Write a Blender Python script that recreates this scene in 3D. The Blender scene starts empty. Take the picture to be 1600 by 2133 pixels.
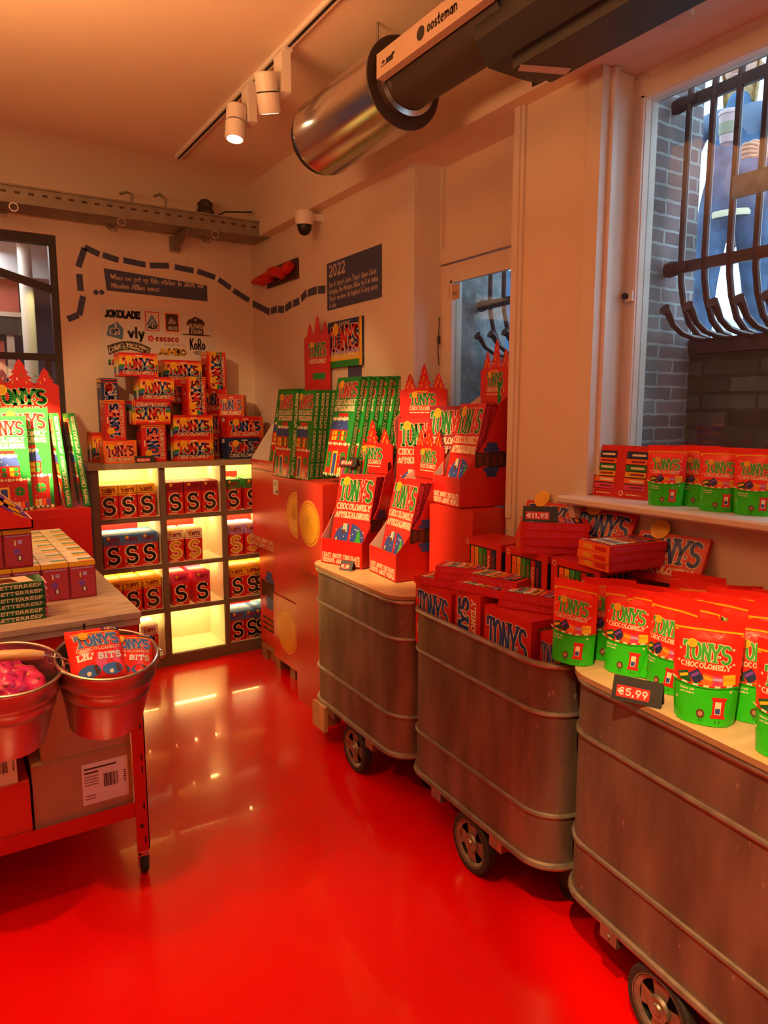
import bpy, bmesh, math, random
from math import sin, cos, pi, radians, sqrt
from mathutils import Vector as V, Matrix, Euler
random.seed(7)
S = bpy.context.scene
COL = S.collection

# ------------------------------------------------------------------ camera
F, PITCH, YAW, H = 1480.0, radians(8.0), radians(32.4), 1.80
CAM = V((0, 0, H))
fw = V((sin(YAW)*cos(PITCH), cos(YAW)*cos(PITCH), -sin(PITCH)))
rt = V((cos(YAW), -sin(YAW), 0))
up = rt.cross(fw)
cd = bpy.data.cameras.new('camera'); cam = bpy.data.objects.new('camera', cd); COL.objects.link(cam)
cd.sensor_fit = 'VERTICAL'; cd.sensor_height = 24.0; cd.lens = 24.0*F/2133.0; cd.clip_start = 0.05
cam.matrix_world = Matrix.Translation(CAM) @ Matrix((rt, up, -fw)).transposed().to_4x4()
S.camera = cam

# ------------------------------------------------------------------ world, exposure, lights
S.view_settings.view_transform = 'Standard'; S.view_settings.look = 'None'
S.view_settings.exposure = 0.0; S.view_settings.gamma = 1.0
S.view_settings.use_curve_mapping = False
w = bpy.data.worlds.new('sky'); S.world = w; w.use_nodes = True
bg = w.node_tree.nodes['Background']; bg.inputs[0].default_value = (0.58, 0.80, 1.0, 1); bg.inputs[1].default_value = 3.6

WARM = (1.0, 0.60, 0.25)
def spot(loc, target, power, angle, blend=0.5, col=WARM, size=0.035):
    l = bpy.data.lights.new('spot_light', 'SPOT'); l.energy = power; l.color = col
    l.spot_size = radians(angle); l.spot_blend = blend; l.shadow_soft_size = size
    o = bpy.data.objects.new('spot_light', l); COL.objects.link(o); o.location = loc
    o.rotation_euler = (V(target)-V(loc)).to_track_quat('-Z', 'Y').to_euler()
    return o
def area(loc, target, power, sx, sy, col):
    l = bpy.data.lights.new('area_light', 'AREA'); l.energy = power; l.color = col
    l.shape = 'RECTANGLE'; l.size = sx; l.size_y = sy
    o = bpy.data.objects.new('area_light', l); COL.objects.link(o); o.location = loc
    o.rotation_euler = (V(target)-V(loc)).to_track_quat('-Z', 'Y').to_euler()
    return o
# (position of lamp head, aim, power, cone)
SPOTS = [
    ((-0.35, 2.75, 3.18), (1.88, 3.12, 1.42), 560, 25),    # red displays on far cart
    ((0.10, 0.20, 3.18), (1.58, 0.92, 1.02), 420, 25),    # pouches on near cart
    ((-0.90, 2.60, 3.18), (0.44, 4.58, 1.72), 5200, 10),      # left calendar display
    ((0.12, 1.55, 3.18), (0.22, 1.22, 0.0), 200, 64),      # floor in front
    ((-0.90, 2.20, 3.18), (0.45, 2.70, 0.9), 70, 40),      # table and buckets
    ((-0.40, 2.55, 3.18), (1.30, 5.0, 1.6), 150, 34),        # shelf top
]
# unseen warm area lights added as fill: one downward, two brightening the ceiling
area((-0.9, -0.6, 3.35), (-0.2, 1.6, 0.0), 7, 1.6, 1.0, (1.0, 0.38, 0.14))
area((-0.35, 2.3, 2.60), (-0.34, 2.3, 3.45), 84, 1.0, 1.3, (1.0, 0.47, 0.17))
area((0.5, -1.0, 2.40), (0.7, -0.6, 3.4), 24, 1.4, .8, (1.0, 0.47, 0.20))

# ------------------------------------------------------------------ pixel helpers (a photo pixel meets a plane of the room)
def ray(u, v): return fw*F + rt*(u-800) + up*(1066.5-v)
def onx(u, v, x): d = ray(u, v); return CAM + d*(x/d.x)
def ony(u, v, y): d = ray(u, v); return CAM + d*(y/d.y)
def onz(u, v, z): d = ray(u, v); return CAM + d*((z-H)/d.z)

# ------------------------------------------------------------------ materials
MATS = {}
def P(name, col, rough=0.6, metal=0.0, emit=None, es=0.0, spec=0.5, coat=0.0, noise=None, bump=None):
    """flat or gently mottled principled material; noise=(scale, amount), bump=(scale, strength)"""
    if name in MATS: return name
    m = bpy.data.materials.new(name); m.use_nodes = True; nt = m.node_tree
    b = nt.nodes['Principled BSDF']
    b.inputs['Base Color'].default_value = (*col, 1); b.inputs['Roughness'].default_value = rough
    b.inputs['Metallic'].default_value = metal; b.inputs['Specular IOR Level'].default_value = spec
    b.inputs['Coat Weight'].default_value = coat
    if emit: b.inputs['Emission Color'].default_value = (*emit, 1); b.inputs['Emission Strength'].default_value = es
    if noise or bump:
        tc = nt.nodes.new('ShaderNodeTexCoord')
    if noise:
        n = nt.nodes.new('ShaderNodeTexNoise'); n.inputs['Scale'].default_value = noise[0]; n.inputs['Detail'].default_value = 6
        mp = nt.nodes.new('ShaderNodeMapping'); mp.inputs['Scale'].default_value = noise[2] if len(noise) > 2 else (1, 1, 1)
        nt.links.new(tc.outputs['Object'], mp.inputs[0]); nt.links.new(mp.outputs[0], n.inputs['Vector'])
        r = nt.nodes.new('ShaderNodeValToRGB'); a = noise[1]
        r.color_ramp.elements[0].position = 0.3; r.color_ramp.elements[1].position = 0.7
        r.color_ramp.elements[0].color = (*[c*(1-a) for c in col], 1); r.color_ramp.elements[1].color = (*[min(1, c*(1+a)) for c in col], 1)
        nt.links.new(n.outputs['Fac'], r.inputs[0]); nt.links.new(r.outputs[0], b.inputs['Base Color'])
    if bump:
        n2 = nt.nodes.new('ShaderNodeTexNoise'); n2.inputs['Scale'].default_value = bump[0]; n2.inputs['Detail'].default_value = 4
        bp = nt.nodes.new('ShaderNodeBump'); bp.inputs['Strength'].default_value = bump[1]; bp.inputs['Distance'].default_value = 0.01
        nt.links.new(tc.outputs['Object'], n2.inputs['Vector']); nt.links.new(n2.outputs['Fac'], bp.inputs['Height']); nt.links.new(bp.outputs[0], b.inputs['Normal'])
    MATS[name] = m; return name

P('wall_paint', (0.74, 0.62, 0.50), 0.7, bump=(14, 0.10), noise=(1.6, 0.05))
P('ceiling_paint', (0.76, 0.60, 0.46), 0.75, bump=(5, 0.15), noise=(0.9, 0.06))
P('white_paint', (0.72, 0.64, 0.56), 0.35)
P('floor_red', (0.74, 0.0025, 0.0015), 0.22, coat=0.35, bump=(3.0, 0.03), noise=(0.8, 0.04))
P('dark_steel', (0.035, 0.028, 0.022), 0.5)
P('galv', (0.235, 0.185, 0.15), 0.48, metal=0.75, noise=(9, 0.35, (1, 1, 0.25)), bump=(60, 0.12))
P('galv_rim', (0.36, 0.31, 0.26), 0.36, metal=0.8, noise=(20, 0.2))
P('rubber', (0.02, 0.018, 0.016), 0.7)
P('wheel_metal', (0.30, 0.25, 0.20), 0.4, metal=0.7, noise=(30, 0.3))
P('lid_wood', (0.62, 0.44, 0.22), 0.4, noise=(5, 0.16, (1, 6, 1)))
P('wood_edge', (0.33, 0.17, 0.09), 0.5)
P('table_wood', (0.47, 0.36, 0.24), 0.5, noise=(3.5, 0.28, (2, 9, 9)), bump=(20, .08))
P('greige', (0.16, 0.125, 0.085), 0.5)
P('greige_top', (0.36, 0.30, 0.20), 0.5)
P('shelf_inner', (0.80, 0.72, 0.52), 0.5)
P('led', (1, 0.8, 0.4), 0.5, emit=(1.0, 0.68, 0.24), es=42)
P('red', (0.60, 0.014, 0.009), 0.42, noise=(6, 0.05))
P('red_metal', (0.55, 0.012, 0.008), 0.35)
P('card_red', (0.62, 0.035, 0.018), 0.30, noise=(4, 0.06))
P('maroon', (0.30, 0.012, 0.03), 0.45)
P('snack_red', (0.42, 0.035, 0.06), 0.45)
P('orange', (0.90, 0.16, 0.015), 0.45)
P('green', (0.012, 0.25, 0.035), 0.45)
P('green_dk', (0.01, 0.10, 0.03), 0.45)
P('green_lt', (0.05, 0.42, 0.05), 0.35)
P('pouch_red', (0.85, 0.025, 0.012), 0.28, bump=(26, 0.35))
P('pouch_green', (0.03, 0.60, 0.012), 0.26, bump=(26, 0.35))
P('blue', (0.03, 0.07, 0.33), 0.45)
P('navy', (0.012, 0.03, 0.12), 0.45)
P('skyblue', (0.05, 0.17, 0.50), 0.45)
P('cream', (0.86, 0.74, 0.50), 0.5)
P('white', (0.85, 0.82, 0.76), 0.5)
P('yellow', (0.90, 0.55, 0.02), 0.4)
P('gold', (0.80, 0.42, 0.02), 0.4)
P('pink', (0.72, 0.05, 0.16), 0.35)
P('magenta', (0.62, 0.02, 0.14), 0.3, bump=(30, .5))
P('purple', (0.20, 0.06, 0.42), 0.4)
P('lilac', (0.5, 0.35, 0.7), 0.4)
P('mint', (0.25, 0.6, 0.5), 0.4)
P('brown', (0.12, 0.035, 0.012), 0.5)
P('choc', (0.05, 0.022, 0.012), 0.5)
P('black', (0.012, 0.011, 0.011), 0.45)
P('sticker_blue', (0.055, 0.065, 0.15), 0.6)
P('sticker_text', (0.72, 0.60, 0.50), 0.6)
P('poster_white', (0.66, 0.60, 0.56), 0.6)
P('logo_blue', (0.08, 0.18, 0.32), 0.5)
P('grey_metal', (0.28, 0.24, 0.19), 0.5, metal=0.5, noise=(12, .15))
P('tin', (0.50, 0.45, 0.42), 0.30, metal=0.95, noise=(7, 0.08))
P('silver', (0.62, 0.60, 0.58), 0.24, metal=1.0, bump=(3, .05))
P('duct_black', (0.045, 0.028, 0.022), 0.45)
P('housing_black', (0.022, 0.020, 0.024), 0.45)
P('label_tan', (0.55, 0.38, 0.27), 0.5)
P('lamp_white', (0.78, 0.72, 0.66), 0.4)
P('lens', (1, 0.9, 0.7), 0.3, emit=(1.0, 0.85, 0.5), es=14)
P('carton', (0.42, 0.20, 0.11), 0.7, noise=(5, .06))
P('carton_dk', (0.30, 0.12, 0.06), 0.6)
P('paper', (0.75, 0.68, 0.62), 0.6)
P('plaster', (0.24, 0.25, 0.26), 0.9, noise=(16, .35), bump=(40, .6))
P('stone_dark', (0.075, 0.065, 0.055), 0.9, noise=(7, .8), bump=(14, .8))
P('iron', (0.10, 0.036, 0.030), 0.35, noise=(20, .2), bump=(30, .25))
P('jeans', (0.07, 0.13, 0.24), 0.85, noise=(9, .45), bump=(20, .4))
P('jacket_blue', (0.14, 0.17, 0.26), 0.7, bump=(7, .9))
P('jacket_dark', (0.010, 0.015, 0.035), 0.6, bump=(7, .8))
P('skin', (0.62, 0.30, 0.20), 0.5)
P('hair', (0.50, 0.30, 0.12), 0.6, noise=(40, .3))
P('cup_pink', (0.62, 0.38, 0.38), 0.4)
P('handle_wood', (0.62, 0.36, 0.14), 0.45, noise=(20, .15, (1, 8, 8)))
P('room_blue', (0.13, 0.19, 0.30), 0.7)
P('room_white', (0.6, 0.58, 0.60), 0.7)
P('room_red', (0.50, 0.10, 0.06), 0.6)
P('street', (0.35, 0.35, 0.36), 0.9)
P('facade', (0.75, 0.75, 0.74), 0.9)

def speckle(name, scale, lo, hi, col):
    """small pale scratches and nicks over a worn metal"""
    m = MATS[name]; nt = m.node_tree; b = nt.nodes['Principled BSDF']; src = b.inputs['Base Color'].links[0].from_socket
    tc = nt.nodes.new('ShaderNodeTexCoord'); mp = nt.nodes.new('ShaderNodeMapping'); mp.inputs['Scale'].default_value = (1, 1.6, .7); n = nt.nodes.new('ShaderNodeTexNoise')
    n.inputs['Scale'].default_value = scale; n.inputs['Detail'].default_value = 2; r = nt.nodes.new('ShaderNodeValToRGB')
    r.color_ramp.elements[0].position = lo; r.color_ramp.elements[0].color = (0, 0, 0, 1); r.color_ramp.elements[1].position = hi; r.color_ramp.elements[1].color = (1, 1, 1, 1)
    x = nt.nodes.new('ShaderNodeMixRGB'); x.inputs[2].default_value = (*col, 1)
    nt.links.new(tc.outputs['Object'], mp.inputs[0]); nt.links.new(mp.outputs[0], n.inputs['Vector']); nt.links.new(n.outputs['Fac'], r.inputs[0]); nt.links.new(r.outputs[0], x.inputs[0]); nt.links.new(src, x.inputs[1]); nt.links.new(x.outputs[0], b.inputs['Base Color'])
speckle('galv', 42, .70, .76, (0.50, 0.42, 0.33))
def brick(name, c1, c2, mortar, scale=1.0):
    m = bpy.data.materials.new(name); m.use_nodes = True; nt = m.node_tree; b = nt.nodes['Principled BSDF']
    tc = nt.nodes.new('ShaderNodeTexCoord'); sp = nt.nodes.new('ShaderNodeSeparateXYZ'); cb = nt.nodes.new('ShaderNodeCombineXYZ')
    ad = nt.nodes.new('ShaderNodeMath'); nt.links.new(tc.outputs['Object'], sp.inputs[0])
    nt.links.new(sp.outputs[0], ad.inputs[0]); nt.links.new(sp.outputs[1], ad.inputs[1]); nt.links.new(ad.outputs[0], cb.inputs[0]); nt.links.new(sp.outputs[2], cb.inputs[1])
    nz = nt.nodes.new('ShaderNodeTexNoise'); nz.inputs['Scale'].default_value = 22; mx0 = nt.nodes.new('ShaderNodeVectorMath'); mx0.operation = 'SCALE'; mx0.inputs['Scale'].default_value = 0.012
    nt.links.new(tc.outputs['Object'], nz.inputs['Vector']); nt.links.new(nz.outputs['Color'], mx0.inputs[0])
    va = nt.nodes.new('ShaderNodeVectorMath'); nt.links.new(cb.outputs[0], va.inputs[0]); nt.links.new(mx0.outputs[0], va.inputs[1])
    br = nt.nodes.new('ShaderNodeTexBrick'); nt.links.new(va.outputs[0], br.inputs['Vector'])
    br.inputs['Scale'].default_value = scale; br.inputs['Brick Width'].default_value = 0.20; br.inputs['Row Height'].default_value = 0.058
    br.inputs['Mortar Size'].default_value = 0.006; br.inputs['Color1'].default_value = (*c1, 1); br.inputs['Color2'].default_value = (*c2, 1); br.inputs['Mortar'].default_value = (*mortar, 1)
    n3 = nt.nodes.new('ShaderNodeTexNoise'); n3.inputs['Scale'].default_value = 5; n3.inputs['Detail'].default_value = 8; nt.links.new(tc.outputs['Object'], n3.inputs['Vector'])
    mx = nt.nodes.new('ShaderNodeMixRGB'); mx.blend_type = 'MULTIPLY'; mx.inputs[0].default_value = 0.75
    rp = nt.nodes.new('ShaderNodeValToRGB'); rp.color_ramp.elements[0].position = .3; rp.color_ramp.elements[0].color = (.35, .35, .35, 1); rp.color_ramp.elements[1].position = .65; rp.color_ramp.elements[1].color = (1.2, 1.2, 1.2, 1)
    nt.links.new(n3.outputs['Fac'], rp.inputs[0]); nt.links.new(br.outputs['Color'], mx.inputs[1]); nt.links.new(rp.outputs[0], mx.inputs[2]); nt.links.new(mx.outputs[0], b.inputs['Base Color'])
    bp = nt.nodes.new('ShaderNodeBump'); bp.inputs['Strength'].default_value = .8; bp.inputs['Distance'].default_value = .02; bp.invert = True
    nt.links.new(br.outputs['Fac'], bp.inputs['Height']); nt.links.new(bp.outputs[0], b.inputs['Normal'])
    b.inputs['Roughness'].default_value = 0.85; MATS[name] = m
brick('brick', (0.20, 0.13, 0.13), (0.27, 0.21, 0.21), (0.40, 0.40, 0.40))
brick('old_brick', (0.05, 0.04, 0.032), (0.17, 0.16, 0.15), (0.07, 0.06, 0.05), 0.8)
def glassmat(name, tint, gl):
    m = bpy.data.materials.new(name); m.use_nodes = True; nt = m.node_tree; nt.nodes.remove(nt.nodes['Principled BSDF'])
    t = nt.nodes.new('ShaderNodeBsdfTransparent'); t.inputs[0].default_value = (*tint, 1)
    g = nt.nodes.new('ShaderNodeBsdfGlossy'); g.inputs['Roughness'].default_value = 0.03
    x = nt.nodes.new('ShaderNodeMixShader'); x.inputs[0].default_value = gl
    nt.links.new(t.outputs[0], x.inputs[1]); nt.links.new(g.outputs[0], x.inputs[2]); nt.links.new(x.outputs[0], nt.nodes['Material Output'].inputs[0])
    MATS[name] = m
glassmat('glass', (0.92, 0.97, 0.97), 0.05)
glassmat('dome_glass', (0.25, 0.22, 0.2), 0.12)

# ------------------------------------------------------------------ mesh builder
class MB:
    def __init__(s): s.v = []; s.f = []; s.m = []; s.mi = []; s.sm = []
    def mat(s, n):
        if n not in s.mi: s.mi.append(n)
        return s.mi.index(n)
    def face(s, pts, m, smooth=False):
        b = len(s.v); s.v += [tuple(p) for p in pts]; s.f.append(list(range(b, b+len(pts)))); s.m.append(s.mat(m)); s.sm.append(smooth)
    def idx(s, pts, faces, m, smooth=False):
        b = len(s.v); s.v += [tuple(p) for p in pts]; k = s.mat(m)
        for f in faces: s.f.append([b+i for i in f]); s.m.append(k); s.sm.append(smooth)
    def box(s, x0, y0, z0, x1, y1, z1, m, mats=None, T=None):
        """mats: dict for faces keyed -x +x -y +y -z +z"""
        p = [V((x, y, z)) for x in (x0, x1) for y in (y0, y1) for z in (z0, z1)]
        if T: p = [T @ q for q in p]
        F_ = {'-x': (0, 1, 3, 2), '+x': (4, 6, 7, 5), '-y': (0, 4, 5, 1), '+y': (2, 3, 7, 6), '-z': (0, 2, 6, 4), '+z': (1, 5, 7, 3)}
        for k, f in F_.items(): s.face([p[i] for i in f], (mats or {}).get(k, m))
    def prism(s, pts, d, m, side=None):
        """pts: 3D loop, d: extrusion vector"""
        d = V(d); a = [V(p) for p in pts]; b = [p+d for p in a]; n = len(a)
        s.face(a[::-1], m); s.face(b, m)
        for i in range(n): s.face([a[i], a[(i+1) % n], b[(i+1) % n], b[i]], side or m)
    def tube(s, path, r, m, n=10, closed=False, smooth=True, flat=None):
        path = [V(p) for p in path]; N = len(path); rings = []
        rr = r if isinstance(r, (list, tuple)) else [r]*N
        ref = None
        for i in range(N):
            if closed: t = path[(i+1) % N]-path[i-1]
            else: t = path[min(i+1, N-1)]-path[max(i-1, 0)]
            t.normalize()
            if ref is None:
                ref = V((0, 0, 1)) if abs(t.z) < .9 else V((1, 0, 0))
            a = (ref - t*ref.dot(t)).normalized(); ref = a; b = t.cross(a)
            fl = flat or 1.0
            rings.append([path[i]+(a*cos(q)+b*sin(q)*fl)*rr[i] for q in [2*pi*k/n for k in range(n)]])
        pts = [p for g in rings for p in g]; fs = []
        for i in range(N if closed else N-1):
            j = (i+1) % N
            for k in range(n): fs.append((i*n+k, j*n+k, j*n+(k+1) % n, i*n+(k+1) % n)[::-1])
        s.idx(pts, fs, m, smooth)
        if not closed:
            s.face(rings[0][:], m); s.face(rings[-1][::-1], m)
    def lathe(s, prof, m, n=32, smooth=True, T=None, mats=None):
        """prof: list of (r, z)"""
        for i in range(len(prof)-1):
            (r0, z0), (r1, z1) = prof[i], prof[i+1]; mm = mats[i] if mats else m
            pts = []; fs = []
            for k in range(n):
                a = 2*pi*k/n; pts += [V((r0*cos(a), r0*sin(a), z0)), V((r1*cos(a), r1*sin(a), z1))]
            if T: pts = [T @ p for p in pts]
            for k in range(n):
                j = (k+1) % n
                if r0 < 1e-6: fs.append((2*k, 2*j+1, 2*k+1))
                elif r1 < 1e-6: fs.append((2*k, 2*j, 2*k+1))
                else: fs.append((2*k, 2*j, 2*j+1, 2*k+1))
            s.idx(pts, fs, mm, smooth)
    def mesh(s, name):
        me = bpy.data.meshes.new(name); me.from_pydata(s.v, [], s.f)
        for n in s.mi: me.materials.append(MATS[n])
        me.polygons.foreach_set('material_index', s.m); me.polygons.foreach_set('use_smooth', s.sm)
        me.update()
        if any(s.sm):
            bm = bmesh.new(); bm.from_mesh(me); bmesh.ops.remove_doubles(bm, verts=bm.verts, dist=1e-6)
            for e in bm.edges:
                if len(e.link_faces) == 2 and e.calc_face_angle(0) > radians(40): e.smooth = False
            bm.to_mesh(me); bm.free()
        return me

def link(name, mesh, parent=None, loc=None, rot=None):
    if isinstance(mesh, MB): mesh = mesh.mesh(name)
    o = bpy.data.objects.new(name, mesh); COL.objects.link(o)
    if parent: o.parent = parent
    if loc: o.location = loc
    if rot: o.rotation_euler = rot
    return o
def tag(o, label=None, cat=None, group=None, kind=None):
    if label: o['label'] = label
    if cat: o['category'] = cat
    if group: o['group'] = group
    if kind: o['kind'] = kind
    return o
def struct(name, mb, parent=None):
    o = link(name, mb, parent)
    if parent is None: o['kind'] = 'structure'
    return o
def thing(name, label, cat, loc=(0, 0, 0), rz=0, group=None):
    o = bpy.data.objects.new(name, None); COL.objects.link(o); o.location = loc; o.rotation_euler = (0, 0, rz)
    o.empty_display_size = .05
    return tag(o, label, cat, group)
def copy_tree(o, parent=None):
    c = o.copy(); COL.objects.link(c); c.parent = parent
    for ch in list(o.children): copy_tree(ch, c)
    return c

# ------------------------------------------------------------------ flat artwork on surfaces
def pm(o, ux, uy, off=0.0005):
    o, ux, uy = V(o), V(ux), V(uy); n = ux.cross(uy).normalized()
    return lambda x, y, l=0: o+ux*x+uy*y+n*(off*(l+1))
def dpoly(mb, f, pts, m, l=0): mb.face([f(x, y, l) for x, y in pts], m)
def drect(mb, f, x0, y0, x1, y1, m, l=0, n=1):
    for i in range(n):
        a, b = x0+(x1-x0)*i/n, x0+(x1-x0)*(i+1)/n
        dpoly(mb, f, [(a, y0), (b, y0), (b, y1), (a, y1)], m, l)
def dcirc(mb, f, cx, cy, r, m, l=0, n=18, ry=None, a0=0, a1=2*pi):
    full = abs(a1-a0-2*pi) < 1e-3; k = n if full else n+1
    dpoly(mb, f, [(cx+r*cos(a0+(a1-a0)*i/n), cy+(ry or r)*sin(a0+(a1-a0)*i/n)) for i in range(k)], m, l)
def arc(cx, cy, rx, ry, a, b, n=8): return [(cx+rx*cos(radians(a+(b-a)*i/n)), cy+ry*sin(radians(a+(b-a)*i/n))) for i in range(n+1)]
def G(w_, *strokes, s=()): return (w_, strokes, s)
GL = {
 'A': G(.72, [(0, 0), (.36, 1), (.72, 0)], [(.13, .34), (.59, .34)], s=((0, 0), (.72, 0))),
 'B': G(.6, [(.1, 0), (.1, 1)], [(.1, 1)]+arc(.3, .76, .24, .24, 90, -90)+[(.1, .52)], [(.1, .52)]+arc(.32, .26, .26, .26, 90, -90)+[(.1, 0)]),
 'C': G(.66, arc(.34, .5, .32, .5, 50, 310, 12), s=()),
 'D': G(.66, [(.1, 0), (.1, 1)], [(.1, 1)]+arc(.26, .5, .38, .5, 90, -90, 10)+[(.1, 0)]),
 'E': G(.58, [(.1, 0), (.1, 1)], [(.1, 1), (.56, 1), (.56, .82)], [(.1, .5), (.42, .5)], [(.1, 0), (.58, 0), (.58, .18)]),
 'F': G(.56, [(.1, 0), (.1, 1)], [(.1, 1), (.56, 1), (.56, .82)], [(.1, .5), (.42, .5)], s=((.1, 0),)),
 'G': G(.68, arc(.34, .5, .32, .5, 50, 330, 12)+[(.64, .45), (.42, .45)]),
 'H': G(.7, [(.1, 0), (.1, 1)], [(.6, 0), (.6, 1)], [(.1, .5), (.6, .5)], s=((.1, 0), (.1, 1), (.6, 0), (.6, 1))),
 'I': G(.3, [(.15, 0), (.15, 1)], s=((.15, 0), (.15, 1))),
 'J': G(.5, [(.4, 1), (.4, .25)]+arc(.22, .25, .18, .25, 0, -160, 7), s=((.4, 1),)),
 'K': G(.7, [(.1, 0), (.1, 1)], [(.62, 1), (.14, .45)], [(.26, .58), (.64, 0)], s=((.1, 0), (.1, 1), (.62, 1), (.64, 0))),
 'L': G(.56, [(.1, 1), (.1, 0), (.56, 0), (.56, .25)], s=((.1, 1),)),
 'M': G(.86, [(.1, 0), (.1, 1), (.43, .3), (.76, 1), (.76, 0)], s=((.1, 0), (.76, 0))),
 'N': G(.7, [(.1, 0), (.1, 1), (.6, 0), (.6, 1)], s=((.1, 0), (.6, 1))),
 'O': G(.7, arc(.35, .5, .32, .5, 0, 360, 16)),
 'P': G(.6, [(.1, 0), (.1, 1)], [(.1, 1)]+arc(.3, .72, .26, .28, 90, -90)+[(.1, .44)], s=((.1, 0),)),
 'R': G(.66, [(.1, 0), (.1, 1)], [(.1, 1)]+arc(.3, .74, .26, .26, 90, -90)+[(.1, .48)], [(.34, .48), (.6, 0)], s=((.1, 0), (.62, 0))),
 'S': G(.58, arc(.3, .745, .25, .255, 25, 250, 10)+arc(.3, .255, .27, .255, 80, -155, 10)),
 'T': G(.66, [(.33, 0), (.33, 1)], [(.02, .8), (.02, 1), (.64, 1), (.64, .8)], s=((.33, 0),)),
 'U': G(.7, [(.1, 1), (.1, .3)]+arc(.35, .3, .25, .3, 180, 360, 8)+[(.6, 1)], s=((.1, 1), (.6, 1))),
 'V': G(.7, [(0, 1), (.35, 0), (.7, 1)], s=((0, 1), (.7, 1))),
 'W': G(.95, [(0, 1), (.25, 0), (.475, .8), (.7, 0), (.95, 1)], s=((0, 1), (.95, 1))),
 'Y': G(.7, [(0, 1), (.35, .45), (.35, 0)], [(.7, 1), (.35, .45)], s=((0, 1), (.7, 1), (.35, 0))),
 'Z': G(.6, [(.03, .8), (.03, 1), (.56, 1), (.04, 0), (.58, 0), (.58, .2)]),
 "'": G(.2, [(.12, 1), (.08, .75)]), '.': G(.2, [(.1, 0), (.1, .08)]), ',': G(.2, [(.12, .08), (.06, -.15)]), '-': G(.4, [(.05, .4), (.35, .4)]),
 ':': G(.2, [(.1, .1), (.1, .18)], [(.1, .6), (.1, .68)]),
 '&': G(.75, [(.7, 0), (.2, .65)]+arc(.34, .82, .16, .16, 200, -20, 8)+[(.1, .3)]+arc(.3, .22, .22, .22, 170, 340, 6)+[(.68, .5)]),
 '€': G(.66, arc(.4, .5, .28, .5, 50, 310, 12), [(0, .6), (.5, .6)], [(0, .4), (.5, .4)]),
 '0': G(.6, arc(.3, .5, .25, .5, 0, 360, 14)), '1': G(.4, [(.05, .8), (.2, 1), (.2, 0)], s=((.2, 0),)),
 '2': G(.58, arc(.28, .72, .25, .28, 160, -30, 8)+[(.04, 0), (.56, 0), (.56, .15)]),
 '3': G(.56, arc(.27, .75, .22, .25, 150, -90, 8)+arc(.27, .26, .25, .26, 80, -150, 8)),
 '4': G(.6, [(.42, 0), (.42, 1), (.02, .3), (.6, .3)]), '5': G(.56, [(.52, 1), (.1, 1), (.08, .55)]+arc(.27, .3, .25, .3, 110, -150, 9)),
 '6': G(.56, [(.45, 1), (.12, .5)]+arc(.29, .28, .22, .28, 150, 510, 12)), '8': G(.56, arc(.28, .76, .2, .24, 0, 360, 10), arc(.28, .26, .24, .26, 0, 360, 12)),
 '9': G(.56, arc(.28, .7, .23, .3, 0, 360, 12), [(.5, .65), (.25, 0)]),
}
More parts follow.
